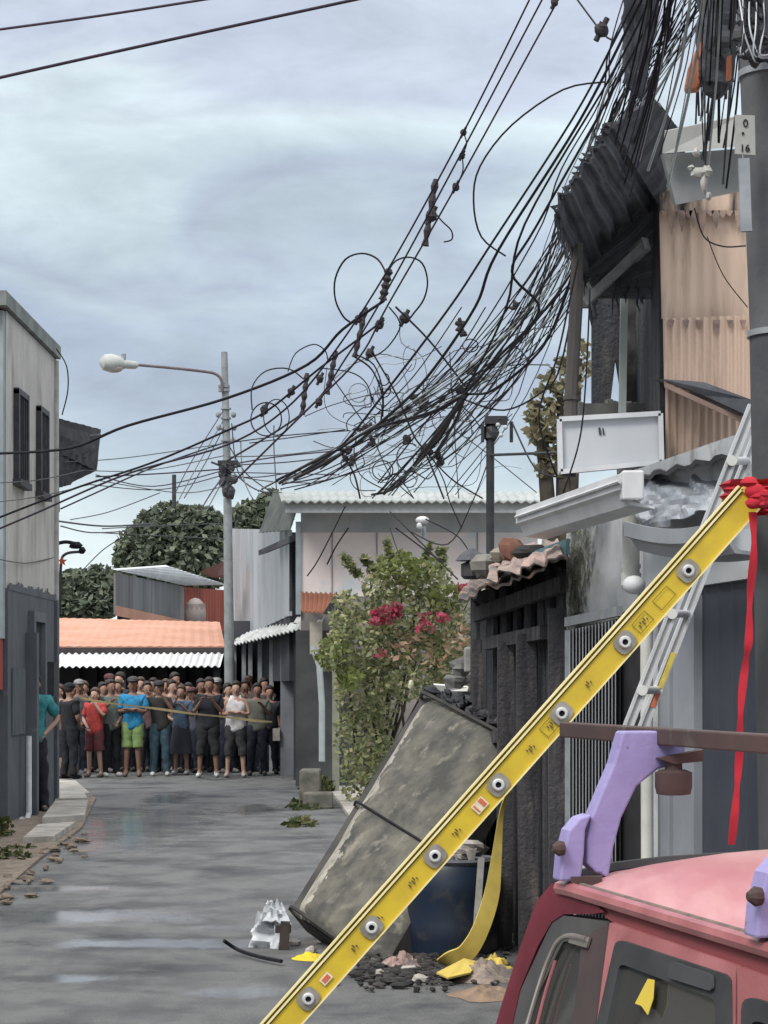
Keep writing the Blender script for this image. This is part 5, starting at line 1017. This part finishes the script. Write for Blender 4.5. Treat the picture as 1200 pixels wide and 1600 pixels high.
# shell: side, far side, pillars, bonnet
def side(tt, sgn, mt):
    mb = MB(); q = [(4.19, 1.0), (4.24, .97), (5.2, .80), (5.36, .6), (5.34, .25), (.2, .25), (.15, 1.0), (.5, 1.12), (2.4, 1.12), (2.9, 1.05), (3.3, .97)]
    mb.prism([C(u, tt+sgn*tum(z)*1.0, z) for u, z in q], LT*(.04*sgn)); return mb
part('body_side', side(.0, 1, pinkred), pinkred, t); part('body_side', side(WD, -1, pinkred), pinkred, t)
headl = M('headlining', (.12, .10, .09), (.08, .07, .065), 5)
mb = MB(); mb.prism([C(1.0, .03, 1.325), C(4.05, .03, 1.325), C(4.05, WD-.03, 1.325), C(1.0, WD-.03, 1.325)], (0, 0, .008)); part('headlining', mb, headl, t)
for u_, w_ in ((4.02, .07), (3.3, .08), (2.35, .08), (1.1, .12)):
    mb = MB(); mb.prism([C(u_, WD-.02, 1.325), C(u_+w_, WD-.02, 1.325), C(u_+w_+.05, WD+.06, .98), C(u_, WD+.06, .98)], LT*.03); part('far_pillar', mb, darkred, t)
for u_ in (1.1,): 
    mb = MB(); mb.prism([C(u_, .02, 1.325), C(u_+.14, .02, 1.325), C(u_+.14, -.06, 1.05), C(u_, -.06, 1.05)], LT*.03); part('rear_pillar', mb, pinkred, t)
mb = MB(); mb.prism([C(1.0, .03, 1.33), C(1.0, WD-.03, 1.33), C(.3, WD+.05, 1.0), C(.3, -.05, 1.0)], (0, 0, -.02)); part('tailgate', mb, pinkred, t)
mb = MB(); mb.prism([C(.3, 0, .3), C(5.2, 0, .3), C(5.2, WD, .3), C(.3, WD, .3)], (0, 0, .05)); part('floor', mb, rub, t)
seatm = M('seat_vinyl', (.16, .14, .12), (.10, .09, .08), 6, rough=.6)
for u_, ta, tb in ((3.25, .08, .53), (3.25, .63, 1.1), (2.2, .06, 1.12)):
    mb = MB(); mb.prism([C(u_, ta, .6), C(u_, tb, .6), C(u_-.14, tb-.03, 1.12), C(u_-.14, ta+.03, 1.12)], FW*.1); mb.prism([C(u_, ta, .5), C(u_, tb, .5), C(u_+.45, tb, .5), C(u_+.45, ta, .5)], (0, 0, .14)); part('seat', mb, seatm, t, bev=.03)
cpt = [C(3.72+.03*math.sin(a*math.pi/8), .3+.19*math.cos(a*math.pi/8), .98+.15*math.sin(a*math.pi/8)) for a in range(17)]
mb = MB(); mb.tube(cpt, .012, 8); part('steering_wheel', mb, rub, t, smooth=True)
mb = MB(); mb.prism([C(4.0, .0, .8), C(4.0, WD, .8), C(4.2, WD, .98), C(4.2, 0, .98)], (0, 0, -.1)); part('dashboard', mb, rub, t)
mb = MB(); mb.prism([C(4.24, .0, .97), C(4.24, WD, .97), C(5.2, WD, .80), C(5.2, 0, .80)], (0, 0, -.03)); part('bonnet', mb, pinkred, t)
mb = MB(); mb.prism([C(4.12, .05, 1.325), C(4.12, WD-.05, 1.325), C(4.22, WD+.02, 1.0), C(4.22, -.02, 1.0)], (0, .006, 0)); part('windscreen', mb, carglass, t)
mb = MB(); mb.prism([C(5.3, -.1, .3), C(5.3, WD+.1, .3), C(5.3, WD+.1, .78), C(5.3, -.1, .78)], FW*.04); part('front_panel', mb, pinkred, t)
mb = MB(); mb.prism([C(.22, -.1, .3), C(.22, WD+.1, .3), C(.22, WD+.1, .95), C(.22, -.1, .95)], FW*-.04); part('rear_panel', mb, pinkred, t)
for u in (1.0, 4.65):
    for tt in (-.2, WD+.02):
        wh = part('wheel', MB().lathe(C(u, tt, .3), [(.18, 0), (.29, .01), (.30, .05), (.30, .13), (.29, .17), (.18, .18)], 28, LT), rub, t, smooth=True)
        part('rim', MB().lathe(C(u, tt-.005, .3), [(.06, 0), (.17, .01), (.17, .16)], 20, LT), galv, wh)
for tt in (.12, WD-.12): part('headlight', MB().lathe(C(5.34, tt, .62), [(.09, 0), (.09, .03), (.05, .05)], 18, FW), glassd, t)
def sidepoly(px, out, th, mt, nm, sm=False, lab=None, bev=0):
    q = [CS(x, y, out) for x, y in px]; mb = MB(); mb.prism(q, LT*th); return part(nm, mb, mt, t, sm, bev, lab)
# dark red A-pillar edge
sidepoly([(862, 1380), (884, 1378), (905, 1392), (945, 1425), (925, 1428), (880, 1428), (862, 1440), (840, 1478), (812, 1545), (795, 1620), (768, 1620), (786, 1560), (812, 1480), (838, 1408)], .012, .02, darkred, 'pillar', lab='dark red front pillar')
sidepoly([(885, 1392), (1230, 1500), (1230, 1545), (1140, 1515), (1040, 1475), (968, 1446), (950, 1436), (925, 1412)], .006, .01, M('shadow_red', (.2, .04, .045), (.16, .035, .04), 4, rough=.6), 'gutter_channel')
def rounded(pts, n=4, r=.22):
    out = []; k = len(pts)
    for i in range(k):
        p = V(pts[i]); a = V(pts[i-1]); b = V(pts[(i+1) % k]); l = min((a-p).length, (b-p).length)*r
        s_ = p+(a-p).normalized()*l; e = p+(b-p).normalized()*l
        for j in range(n+1):
            u = j/n; q = s_*(1-u)**2+p*2*u*(1-u)+e*u*u; out.append((q.x, q.y))
    return out
def ring(outer, inner, out, th, mt, nm, par=None, ro=.1, ri=.1, bev=0):
    a = [CS(x, y, out) for x, y in rounded(outer, r=ro)]; b = [CS(x, y, out) for x, y in rounded(inner, r=ri)]; n = len(a); T_ = LT*th
    mb = MB(); mb.add(a+b+[p+T_ for p in a]+[p+T_ for p in b], [f for i in range(n) for f in ((i, (i+1) % n, n+(i+1) % n, n+i), (2*n+i, 3*n+i, 3*n+(i+1) % n, 2*n+(i+1) % n), (i, 2*n+i, 2*n+(i+1) % n, (i+1) % n), (n+i, n+(i+1) % n, 3*n+(i+1) % n, 3*n+i))])
    return part(nm, mb, mt, par or t, False, bev)
def pane(pts, out, rr_=.1): return sidepoly(rounded(pts, r=rr_), out, .004, carglass, 'window')
# front window
w1o = [(868, 1428), (948, 1440), (900, 1860), (715, 1860), (812, 1548)]; w1i = [(880, 1470), (912, 1474), (872, 1830), (752, 1830), (842, 1550)]
ring(w1o, w1i, .010, .03, rubg, 'window_seal'); pane(w1i, .006)
mb = MB(); mb.tube([CS(x, y, .022) for x, y in spline([(916, 1466), (890, 1461), (872, 1470), (858, 1496), (842, 1540), (818, 1620)], 5)], .0045, 8); mb.prism([CS(890, 1458, .02), CS(921, 1464, .02), CS(916, 1480, .02), CS(888, 1472, .02)], LT*.004); part('chrome_trim', mb, M('chrome', (.6, .56, .52), (.45, .4, .36), 10, rough=.25, metal=.8), t)
mb = MB(); mb.tube([CS(x, y, .02) for x, y in spline([(868, 1500), (852, 1550), (834, 1620)], 5)], .003, 6); part('trim', mb, pinkred, t)
sidepoly([(909, 1470), (930, 1452), (950, 1444), (940, 1520), (905, 1800), (872, 1800)], .014, .03, M('dark_pillar', (.04, .03, .03), (.06, .04, .04), 5), 'door_pillar')
# rear door frame + window
w2o = [(962, 1466), (1138, 1524), (1142, 1950), (850, 1950)]; w2i = [(968, 1504), (1117, 1560), (1118, 1920), (880, 1920)]
ring([(953, 1440), (1152, 1508), (1152, 2000), (830, 2000)], w2o, .012, .02, pinkred, 'door_frame', ro=.02, ri=.07)
ring(w2o, w2i, .018, .03, rub, 'window_seal', ro=.07, ri=.06); pane(w2i, .010, .06)
w3o = [(1158, 1552), (1400, 1632), (1420, 2150), (1150, 1980)]; w3i = [(1172, 1590), (1385, 1664), (1400, 2110), (1166, 1950)]
ring([(1150, 1508), (1500, 1630), (1500, 2300), (1146, 2000)], w3o, .012, .02, pinkred, 'door_frame', ro=.02, ri=.1)
ring(w3o, w3i, .018, .03, rub, 'window_seal', ro=.1, ri=.08); pane(w3i, .010, .08)
sidepoly(rounded([(1046, 1500), (1112, 1522), (1112, 1548), (1042, 1526)], r=.3), .024, .004, M('latch_grey', (.05, .05, .055), (.035, .035, .04)), 'latch')
# yellow reflection in the window, drawn as a thin coloured patch over the glass
sidepoly([(1012, 1528), (1022, 1530), (1020, 1560), (1012, 1584), (1002, 1570), (992, 1566)], .0225, .001, M('reflection_yellow', (.6, .45, .05), (.5, .38, .06)), 'glass_reflection')
# rack
lav = M('lavender_paint', (.33, .285, .53), (.27, .23, .45), 5, rough=.45, coat=.15, c3=(.13, .10, .13), scale3=22, lo3=.62, hi3=.68, bump=.15, bscale=30)
t2 = thing('roof_rack', 'roof rack of rusty brown rails on purple curved brackets', 'roof rack', C(3.6, .15, 1.36))
def rail(tt, u0, u1, z=1.602, h=.03):
    mb = MB(); a = C(u0, tt, z); b = C(u1, tt, z); mb.prism([a+LT*-.018+V((0, 0, -h/2)), a+LT*.018+V((0, 0, -h/2)), a+LT*.018+V((0, 0, h/2)), a+LT*-.018+V((0, 0, h/2))], b-a); return mb
rustr = M('rusty_rail', (.085, .05, .045), (.05, .033, .032), 6, rough=.8, c3=(.13, .11, .10), scale3=6, lo3=.55, hi3=.7)
part('rail', rail(.165, 1.0, 4.6), rustr, t2, bev=.003); part('rail', rail(WD-.165, 1.0, 4.6), rustr, t2, bev=.003)
def bracket(uc, flip=0):
    # profile: (t, z) plane across the car
    pr = [(.085, 1.612), (.205, 1.612), (.20, 1.578), (.192, 1.555), (.15, 1.545), (.11, 1.515), (.082, 1.46), (.068, 1.41), (.058, 1.355), (.035, 1.365), (.018, 1.38), (.018, 1.42), (.026, 1.46), (.05, 1.515), (.068, 1.555)]
    f = (lambda t_: t_) if not flip else (lambda t_: WD-t_)
    mb = MB(); mb.prism([C(uc, f(a), z) for a, z in pr], FW*.045); br = part('bracket', mb, lav, t2, bev=.004)
    pr2 = [(-.034, 1.352), (-.03, 1.395), (-.018, 1.44), (.002, 1.462), (.024, 1.468), (.012, 1.44), (.010, 1.40), (.004, 1.352)]
    mb = MB(); mb.prism([C(uc-.012, f(a), z) for a, z in pr2], FW*.05); part('clamp', mb, lav, br, bev=.004)
    mb = MB(); mb.lathe(C(uc-.02, f(-.03), 1.41), [(.012, 0), (.014, .01), (.006, .02)], 10, LT*(-1 if not flip else 1)); fo = MB(); fo.box(tuple(C(uc, f(.0), 1.335)-V((.012, .02, 0))), tuple(C(uc, f(.03), 1.36)+V((.012, .02, 0)))); part('foot', fo, rustr, br); part('bolt', mb, rustr, br)
for uc in (4.02, 3.13, 1.6): bracket(uc); bracket(uc, 1)
mb = MB(); c = C(4.0, .165, 1.5)+V((.005, 0, 0)); mb.lathe(c, [(.018, -.0), (.03, .002), (.033, .015), (.033, .04), (.02, .045)], 18); mb.lathe(c+V((0, 0, .045)), [(.016, 0), (.016, .02)], 10); mb.prism([c+V((-.03, -.02, .065)), c+V((.05, -.02, .08)), c+V((.05, -.02, .06)), c+V((-.0, -.02, .055))], (0, .05, 0)); part('mounting_knob', mb, rustr, t2, smooth=True)
for u in (2.2, 3.35): 
    mb = MB(); mb.tube([C(u, .165, 1.602), C(u, WD-.165, 1.602)], .012, 8); part('crossbar', mb, rustr, t2, smooth=True)

# ---------------------------------------------------------------- people
SKIN = [M('skin_a', (.34, .20, .15), (.30, .17, .125), 6, rough=.6), M('skin_b', (.25, .14, .10), (.22, .12, .09), 6, rough=.6), M('skin_c', (.44, .28, .22), (.40, .25, .19), 6, rough=.6)]
HAIR = [M('hair_black', (.014, .011, .011), (.035, .027, .024), 20, rough=.6), M('hair_brown', (.10, .06, .036), (.06, .034, .022), 20, rough=.6)]
eyem = M('eye_dark', (.01, .01, .01), (.02, .02, .02))
_cl = {}
def cloth(c):
    if c not in _cl: _cl[c] = M('cloth_%02d' % len(_cl), c, tuple(v*.55+.012*(len(_cl) % 3) for v in c), (9, 22, 5)[len(_cl) % 3], rough=.9)
    return _cl[c]
def skinmesh(verts, edges, radii, sub=1, wr=0.):
    me = bpy.data.meshes.new('sk'); me.from_pydata([tuple(v) for v in verts], edges, []); o = bpy.data.objects.new('sk', me); COL.objects.link(o)
    md = o.modifiers.new('s', 'SKIN'); md.use_smooth_shade = True
    if sub: ss = o.modifiers.new('u', 'SUBSURF'); ss.levels = sub; ss.render_levels = sub
    for i, r in enumerate(radii):
        sv = me.skin_vertices[0].data[i]; sv.radius = r if hasattr(r, '__len__') else (r, r); sv.use_root = (i == 0)
    dg = bpy.context.evaluated_depsgraph_get(); dg.update(); m2_ = bpy.data.meshes.new_from_object(o.evaluated_get(dg))
    mb = MB(); mb.add([v.co+V((pnoise(v.co*9), pnoise(v.co*9+V((5, 0, 0))), pnoise(v.co*9+V((0, 5, 0)))))*wr for v in m2_.vertices], [tuple(p.vertices) for p in m2_.polygons]); bpy.data.objects.remove(o); bpy.data.meshes.remove(me); bpy.data.meshes.remove(m2_); return mb
POSE = {'down': ((.235, .03, 1.13), (.26, -.06, .90)), 'cross': ((.25, -.02, 1.15), (-.06, -.22, 1.19)), 'phone': ((.24, -.03, 1.14), (.10, -.26, 1.34)), 'hip': ((.32, .05, 1.16), (.17, -.06, 1.0)), 'front': ((.24, .0, 1.13), (.06, -.20, .98)), 'out': ((.30, -.06, 1.18), (.42, -.22, 1.06)), 'face': ((.24, -.1, 1.2), (.06, -.17, 1.46))}
def person(x, yfoot, hpx, label, shirt, legs, legtype='trousers', pose=('down', 'down'), sk=0, hair=0, hairlong=False, cap=None, shoe=(.1, .1, .1), turn=0, fat=1., d=None, sleeves=True, group='onlookers crowded behind the tape', lift=0):
    d = d or F*CH/(yfoot-HY); s_ = F/d; H = hpx/s_; k = H/1.72; fx = P(x, 0, d).x
    t = thing('person', label, 'person', (fx, d, lift), group); rz = Matrix.Rotation(turn, 3, 'Z')
    def T(mb):
        for i, v in enumerate(mb.v): mb.v[i] = rz@(v*k)+V((fx, d, lift))
        return mb
    rr = random.Random(int(x*7)); st = rr.uniform(.09, .13); lean = rr.uniform(-.02, .02)
    arms = []
    for sg, ps in ((1, pose[0]), (-1, pose[1])):
        e, w_ = POSE[ps]; arms.append((V((sg*e[0], e[1], e[2])), V((sg*w_[0], w_[1], w_[2]))))
    b = [V((0, 0, .96)), V((0, 0, 1.1)), V((lean, 0, 1.28)), V((lean, 0, 1.40)), V((lean, 0, 1.48)), V((lean, -.02, 1.545)), V((lean, -.01, 1.62)), V((lean, .005, 1.70))]
    rad = [(.15*fat, .105*fat), (.13*fat, .10*fat), (.155*fat, .10*fat), (.12, .075), (.05, .054), (.072, .086), (.088, .103), (.075, .09)]
    ed = [(0, 1), (1, 2), (2, 3), (3, 4), (4, 5), (5, 6), (6, 7)]
    def ad(p, r, par): b.append(p); rad.append(r); ed.append((par, len(b)-1)); return len(b)-1
    ends = []
    for sg, (e, w_) in zip((1, -1), arms):
        a = ad(V((sg*.17+lean, 0, 1.395)), .055, 3); a = ad(e, .042, a); a = ad(w_, .028, a); dirn = (w_-e).normalized(); h = ad(w_+dirn*.07, (.036, .022), a); ends.append((w_+dirn*.07, dirn, sg))
    feet = []
    for sg in (1, -1):
        kn = V((sg*st*1.0, -.02, .50)); an = V((sg*(st+.02), .02, .09)); a = ad(V((sg*.09, 0, .88)), .085*fat, 0); a = ad(kn, .058, a); a = ad(an, .038, a); ad(an+V((sg*.01, -.12, -.045)), (.04, .03), a); feet.append(an)
    mb = skinmesh(b, ed, rad)
    for (p, dr_, sg) in ends:      # fingers and thumb
        sd = dr_.cross(V((0, 0, 1))); sd = sd.normalized() if sd.length > .1 else V((0, 1, 0)); up = sd.cross(dr_).normalized()
        for f_ in range(4):
            o_ = sd*(.024-.016*f_); ln = (.06, .07, .066, .05)[f_]; mb.tube([p+o_, p+o_+dr_*ln*.5-up*.004, p+o_+dr_*ln-up*.02], [.009, .008, .006], 5)
        mb.tube([p-dr_*.04+sd*.03, p+sd*.048, p+dr_*.02+sd*.05], [.011, .009, .007], 5)
    hd = b[6]
    mb.tube([hd+V((0, -.085, -.015)), hd+V((0, -.118, -.05)), hd+V((0, -.092, -.06))], [.008, .014, .01], 5)      # nose
    for sg in (1, -1): mb.ball(hd+V((sg*.08, .0, -.04)), (.012, .022, .032), 6, 5)
    mb.cur = 1
    for sg in (1, -1): mb.ball(hd+V((sg*.034, -.095, -.022)), (.011, .006, .006), 6, 4)
    mb.ball(hd+V((0, -.090, -.088)), (.022, .006, .005), 6, 4)
    part('body', T(mb), [SKIN[sk], eyem], t, smooth=2)
    # hair
    mb = MB(); mb.ball(hd+V((0, .02, .048)), (.094, .104, .098), 14, 9, .04, int(x))
    if hairlong: mb.ball(hd+V((0, .06, -.07)), (.085, .055, .14), 12, 8, .08, int(x))
    mb.v = [v if not (v.y < hd.y-.0 and v.z < hd.z+.085) else V((v.x*(1.0 if v.y > hd.y-.03 else .9), max(v.y, hd.y+.0 if v.z < hd.z+.05 else hd.y-.05), v.z)) for v in mb.v]
    part('hair', T(mb), HAIR[hair], t, smooth=True)
    if cap:
        mb = MB(); mb.ball(hd+V((0, .01, .085)), (.104, .116, .07), 14, 8); mb.ball(hd+V((0, -.12, .072)), (.07, .07, .012), 12, 5); part('cap', T(mb), cloth(cap), t, smooth=True)
    # shirt
    sb = [V((0, 0, .80)), V((0, 0, .96)), V((lean*.5, 0, 1.12)), b[2], b[3]+V((0, 0, .035))]; sr = [(.185*fat, .14*fat), (.178*fat, .137*fat), (.165*fat, .13*fat), (.19*fat, .13*fat), (.12, .085)]; se = [(0, 1), (1, 2), (2, 3), (3, 4)]
    if not sleeves:
        for sg in (1, -1): sb.append(V((sg*.10+lean, 0, 1.455))); sr.append(.045); se.append((4, len(sb)-1))
    if sleeves:
        for sg, (e, w_) in zip((1, -1), arms):
            s0 = V((sg*.165+lean, 0, 1.395)); sb.append(s0); sr.append(.088); se.append((4, len(sb)-1)); sb.append(s0.lerp(e, .85)); sr.append(.074); se.append((len(sb)-2, len(sb)-1))
    part('shirt', T(skinmesh(sb, se, sr, 2, .022)), cloth(shirt), t, smooth=2)
    if legtype == 'skirt':
        mb = MB(); mb.lathe(V((0, 0, .42)), [(.24, 0), (.21, .25), (.17*fat, .50), (.15*fat, .58)], 16); mb.v = [V((v.x, v.y*.75, v.z)) for v in mb.v]; part('skirt', T(mb), cloth(legs), t, smooth=True)
    else:
        low = .10 if legtype == 'trousers' else (.52 if legtype == 'shorts' else .40); mb = MB()
        for an, sg in zip(feet, (1, -1)):
            kn = V((sg*st, -.02, .50)); P_ = [V((sg*.055, 0, .98)), V((sg*.07, 0, .90)), V((sg*.085, 0, .78)), V((sg*.09, -.01, .66)), kn+V((0, 0, .04))]; R_ = [.10*fat, .112*fat, .108*fat, .098, .082]
            if low >= .5: P_[-1] = kn+V((0, .01, .02)); R_[-1] = .098
            elif low > .2: P_.append(kn+V((0, .01, -.10))); R_.append(.085)
            else: P_ += [kn+V((0, .01, -.15)), kn.lerp(an, .7), V((an.x, an.y, .07))]; R_ += [.074, .068, .070]
            pp = spline([tuple(p) for p in P_], 4); q_ = [R_[min(len(R_)-1, i//4)]*(1-(i % 4)/4)+R_[min(len(R_)-1, i//4+1)]*(i % 4)/4 for i in range(len(pp))]
            mb.tube(pp, q_, 12)
        mb.v = [v+V((pnoise(v*11), pnoise(v*11+V((5, 0, 0))), 0))*.018 for v in mb.v]
        part('trousers' if legtype == 'trousers' else 'shorts', T(mb), cloth(legs), t, smooth=2)
    for an, sg in zip(feet, (1, -1)):
        mb = MB(); mb.ball(an+V((sg*.01, -.07, -.045)), (.05, .14, .045), 10, 7); mb.ball(an+V((sg*.0, .0, -.01)), (.045, .055, .05), 8, 6)
        mb.v = [V((v.x, v.y, max(v.z, 0))) for v in mb.v]; part('shoe', T(mb), cloth(shoe), t, smooth=True)
    return t
W_ = (.72, .74, .72); K_ = (.02, .022, .028); NV = (.022, .028, .045)
person(108, 1217, 146, 'police officer in black uniform and dark cap at the left end of the tape', K_, K_, pose=('down', 'front'), cap=K_, turn=2.4, shoe=K_, sk=0, hair=0)
person(148, 1215, 138, 'person in a red top with maroon shorts and bare legs right of the police officer', (.50, .06, .055), (.14, .03, .035), 'shorts', ('face', 'front'), 2, 1, True, shoe=(.25, .2, .18), turn=-.3)
person(173, 1214, 150, 'person in grey-green patterned shirt, loose black trousers and white shoes', (.16, .2, .18), K_, 'trousers', ('front', 'phone'), 1, 0, True, shoe=W_, turn=.5, fat=1.12)
person(207, 1214, 153, 'person in bright blue shirt and lime shorts, arms crossed', (.03, .30, .58), (.26, .38, .14), 'shorts', ('cross', 'cross'), 1, 0, cap=(.10, .10, .10), shoe=(.28, .2, .17), fat=1.08)
person(250, 1213, 146, 'person in a black shirt and blue jeans with white shoes in front of the crowd', (.03, .028, .03), (.06, .11, .15), 'trousers', ('face', 'out'), 1, 0, cap=(.05, .05, .06), shoe=W_, turn=.1)
person(283, 1211, 138, 'person in a dusty blue top and dark skirt beside the black-shirted person in jeans', (.08, .13, .20), (.03, .03, .045), 'skirt', ('phone', 'face'), 0, 1, True, shoe=W_, turn=-.2)
person(325, 1215, 154, 'broad person in black t-shirt and long black shorts with bright white trainers', (.022, .026, .036), (.022, .024, .03), 'long', ('phone', 'phone'), 1, 0, shoe=W_, fat=1.2)
person(368, 1215, 148, 'person in a white sleeveless top and grey shorts with folded arms', (.74, .72, .73), (.05, .05, .055), 'long', ('cross', 'cross'), 2, 0, shoe=(.5, .42, .38), fat=1.15, sleeves=False)
person(402, 1212, 142, 'person in an olive grey shirt and dark trousers right of the white sleeveless top', (.15, .16, .13), NV, 'trousers', ('phone', 'down'), 1, 0, shoe=(.15, .14, .13), fat=1.1)
person(420, 1210, 136, 'person all in dark clothes nearest the shop column', (.025, .03, .04), NV, 'trousers', ('down', 'front'), 0, 0, shoe=(.06, .06, .06), fat=1.1)
back = [(92, 1212, 150, (.3, .16, .14), 2, 1, 'pinkish shirt half hidden behind the police officer'), (122, 1209, 150, (.10, .10, .11), 1, 0, 'charcoal shirt between police officer and red top'), (135, 1207, 148, (.34, .26, .14), 0, 1, 'mustard shirt just behind the red top'),
        (158, 1208, 146, (.5, .5, .52), 0, 0, 'pale grey shirt behind the red top'), (184, 1207, 152, (.22, .24, .20), 0, 1, 'sage shirt left of the bright blue shirt'), (190, 1205, 158, (.04, .04, .05), 2, 0, 'black shirt, tall, behind the bright blue shirt'), (232, 1207, 146, (.16, .09, .10), 0, 0, 'dark wine shirt right of the bright blue shirt'),
        (255, 1206, 153, (.05, .05, .055), 0, 1, 'black top looking over the person in jeans'), (268, 1208, 148, (.26, .19, .16), 2, 0, 'brown shirt between jeans and blue top'), (292, 1206, 150, (.36, .32, .2), 1, 0, 'khaki shirt behind the dusty blue top'), (302, 1208, 144, (.09, .10, .13), 0, 1, 'slate shirt beside the broad person'),
        (312, 1207, 150, (.03, .035, .05), 1, 0, 'navy shirt left of the broad person'), (342, 1207, 150, (.20, .19, .17), 0, 0, 'grey-brown shirt between broad person and white top'), (352, 1208, 146, (.05, .05, .06), 2, 0, 'black vest left of the white top'), (385, 1206, 150, (.10, .10, .10), 1, 0, 'dark grey shirt behind the white sleeveless top'),
        (390, 1204, 160, (.16, .12, .11), 1, 1, 'brown top, tall, by the shop posts'), (410, 1206, 152, (.12, .11, .11), 0, 0, 'smoky shirt behind the olive shirt'), (220, 1206, 150, (.12, .12, .15), 2, 1, 'blue-grey shirt just right of the bright blue shirt'), (275, 1204, 156, (.03, .03, .04), 0, 0, 'black hoodie at the very back of the crowd centre'),
        (332, 1204, 155, (.08, .05, .05), 2, 0, 'dark maroon shirt over the broad person\'s shoulder'), (240, 1204, 154, (.18, .15, .12), 1, 0, 'earth brown shirt at the back near the centre'), (172, 1204, 156, (.05, .055, .065), 1, 0, 'dark slate jacket at the back behind the patterned shirt')]
for i, (x, yf, h, c, sk, hr, lb) in enumerate(back):
    person(x+R.uniform(-3, 3), yf, h-9+R.uniform(-6, 5), 'onlooker in '+lb, c, [K_, NV, (.05, .06, .08)][i % 3], 'trousers', (['down', 'front', 'face', 'phone'][i % 4], ['front', 'down', 'cross', 'hip'][(i//2) % 4]), sk, hr, i % 3 == 1, cap=[None, None, None, (.3, .3, .3), None, None, None, None, (.12, .05, .05), None, None][(i*3) % 11], turn=[-.5, .3, 0, .7, -.2][i % 5], shoe=[K_, (.2, .2, .2)][i % 2])
person(50, 1282, 218, 'person in a teal shirt leaning out with bent elbow from the grey doorway', (.05, .28, .30), K_, 'trousers', ('hip', 'hip'), 2, 1, d=29.6, group=None, turn=.2)

# tape across the crowd
mb = MB(); pts = [(124, 1090), (160, 1097), (200, 1102), (250, 1108), (300, 1115), (350, 1120), (398, 1126), (425, 1128)]; sp = spline(pts, 6); vs = []
for i, (x, y) in enumerate(sp):
    hw = 1.6+.4*math.sin(i*.4); d_ = 39.9; vs += [P(x, y-hw, d_), P(x, y+hw, d_+.03), P(x, y+hw, d_+.035), P(x, y-hw, d_+.005)]
n_ = len(sp); mb.add(vs, [(i*4+j, i*4+(j+1) % 4, (i+1)*4+(j+1) % 4, (i+1)*4+j) for i in range(n_-1) for j in range(4)]+[(0, 1, 2, 3), (n_*4-4, n_*4-3, n_*4-2, n_*4-1)])
solo('barrier_tape', mb, M('tape_yellow', (.85, .70, .38), (.75, .58, .3), 6, rough=.5), 'pale yellow barrier tape stretched in front of the crowd', 'tape')
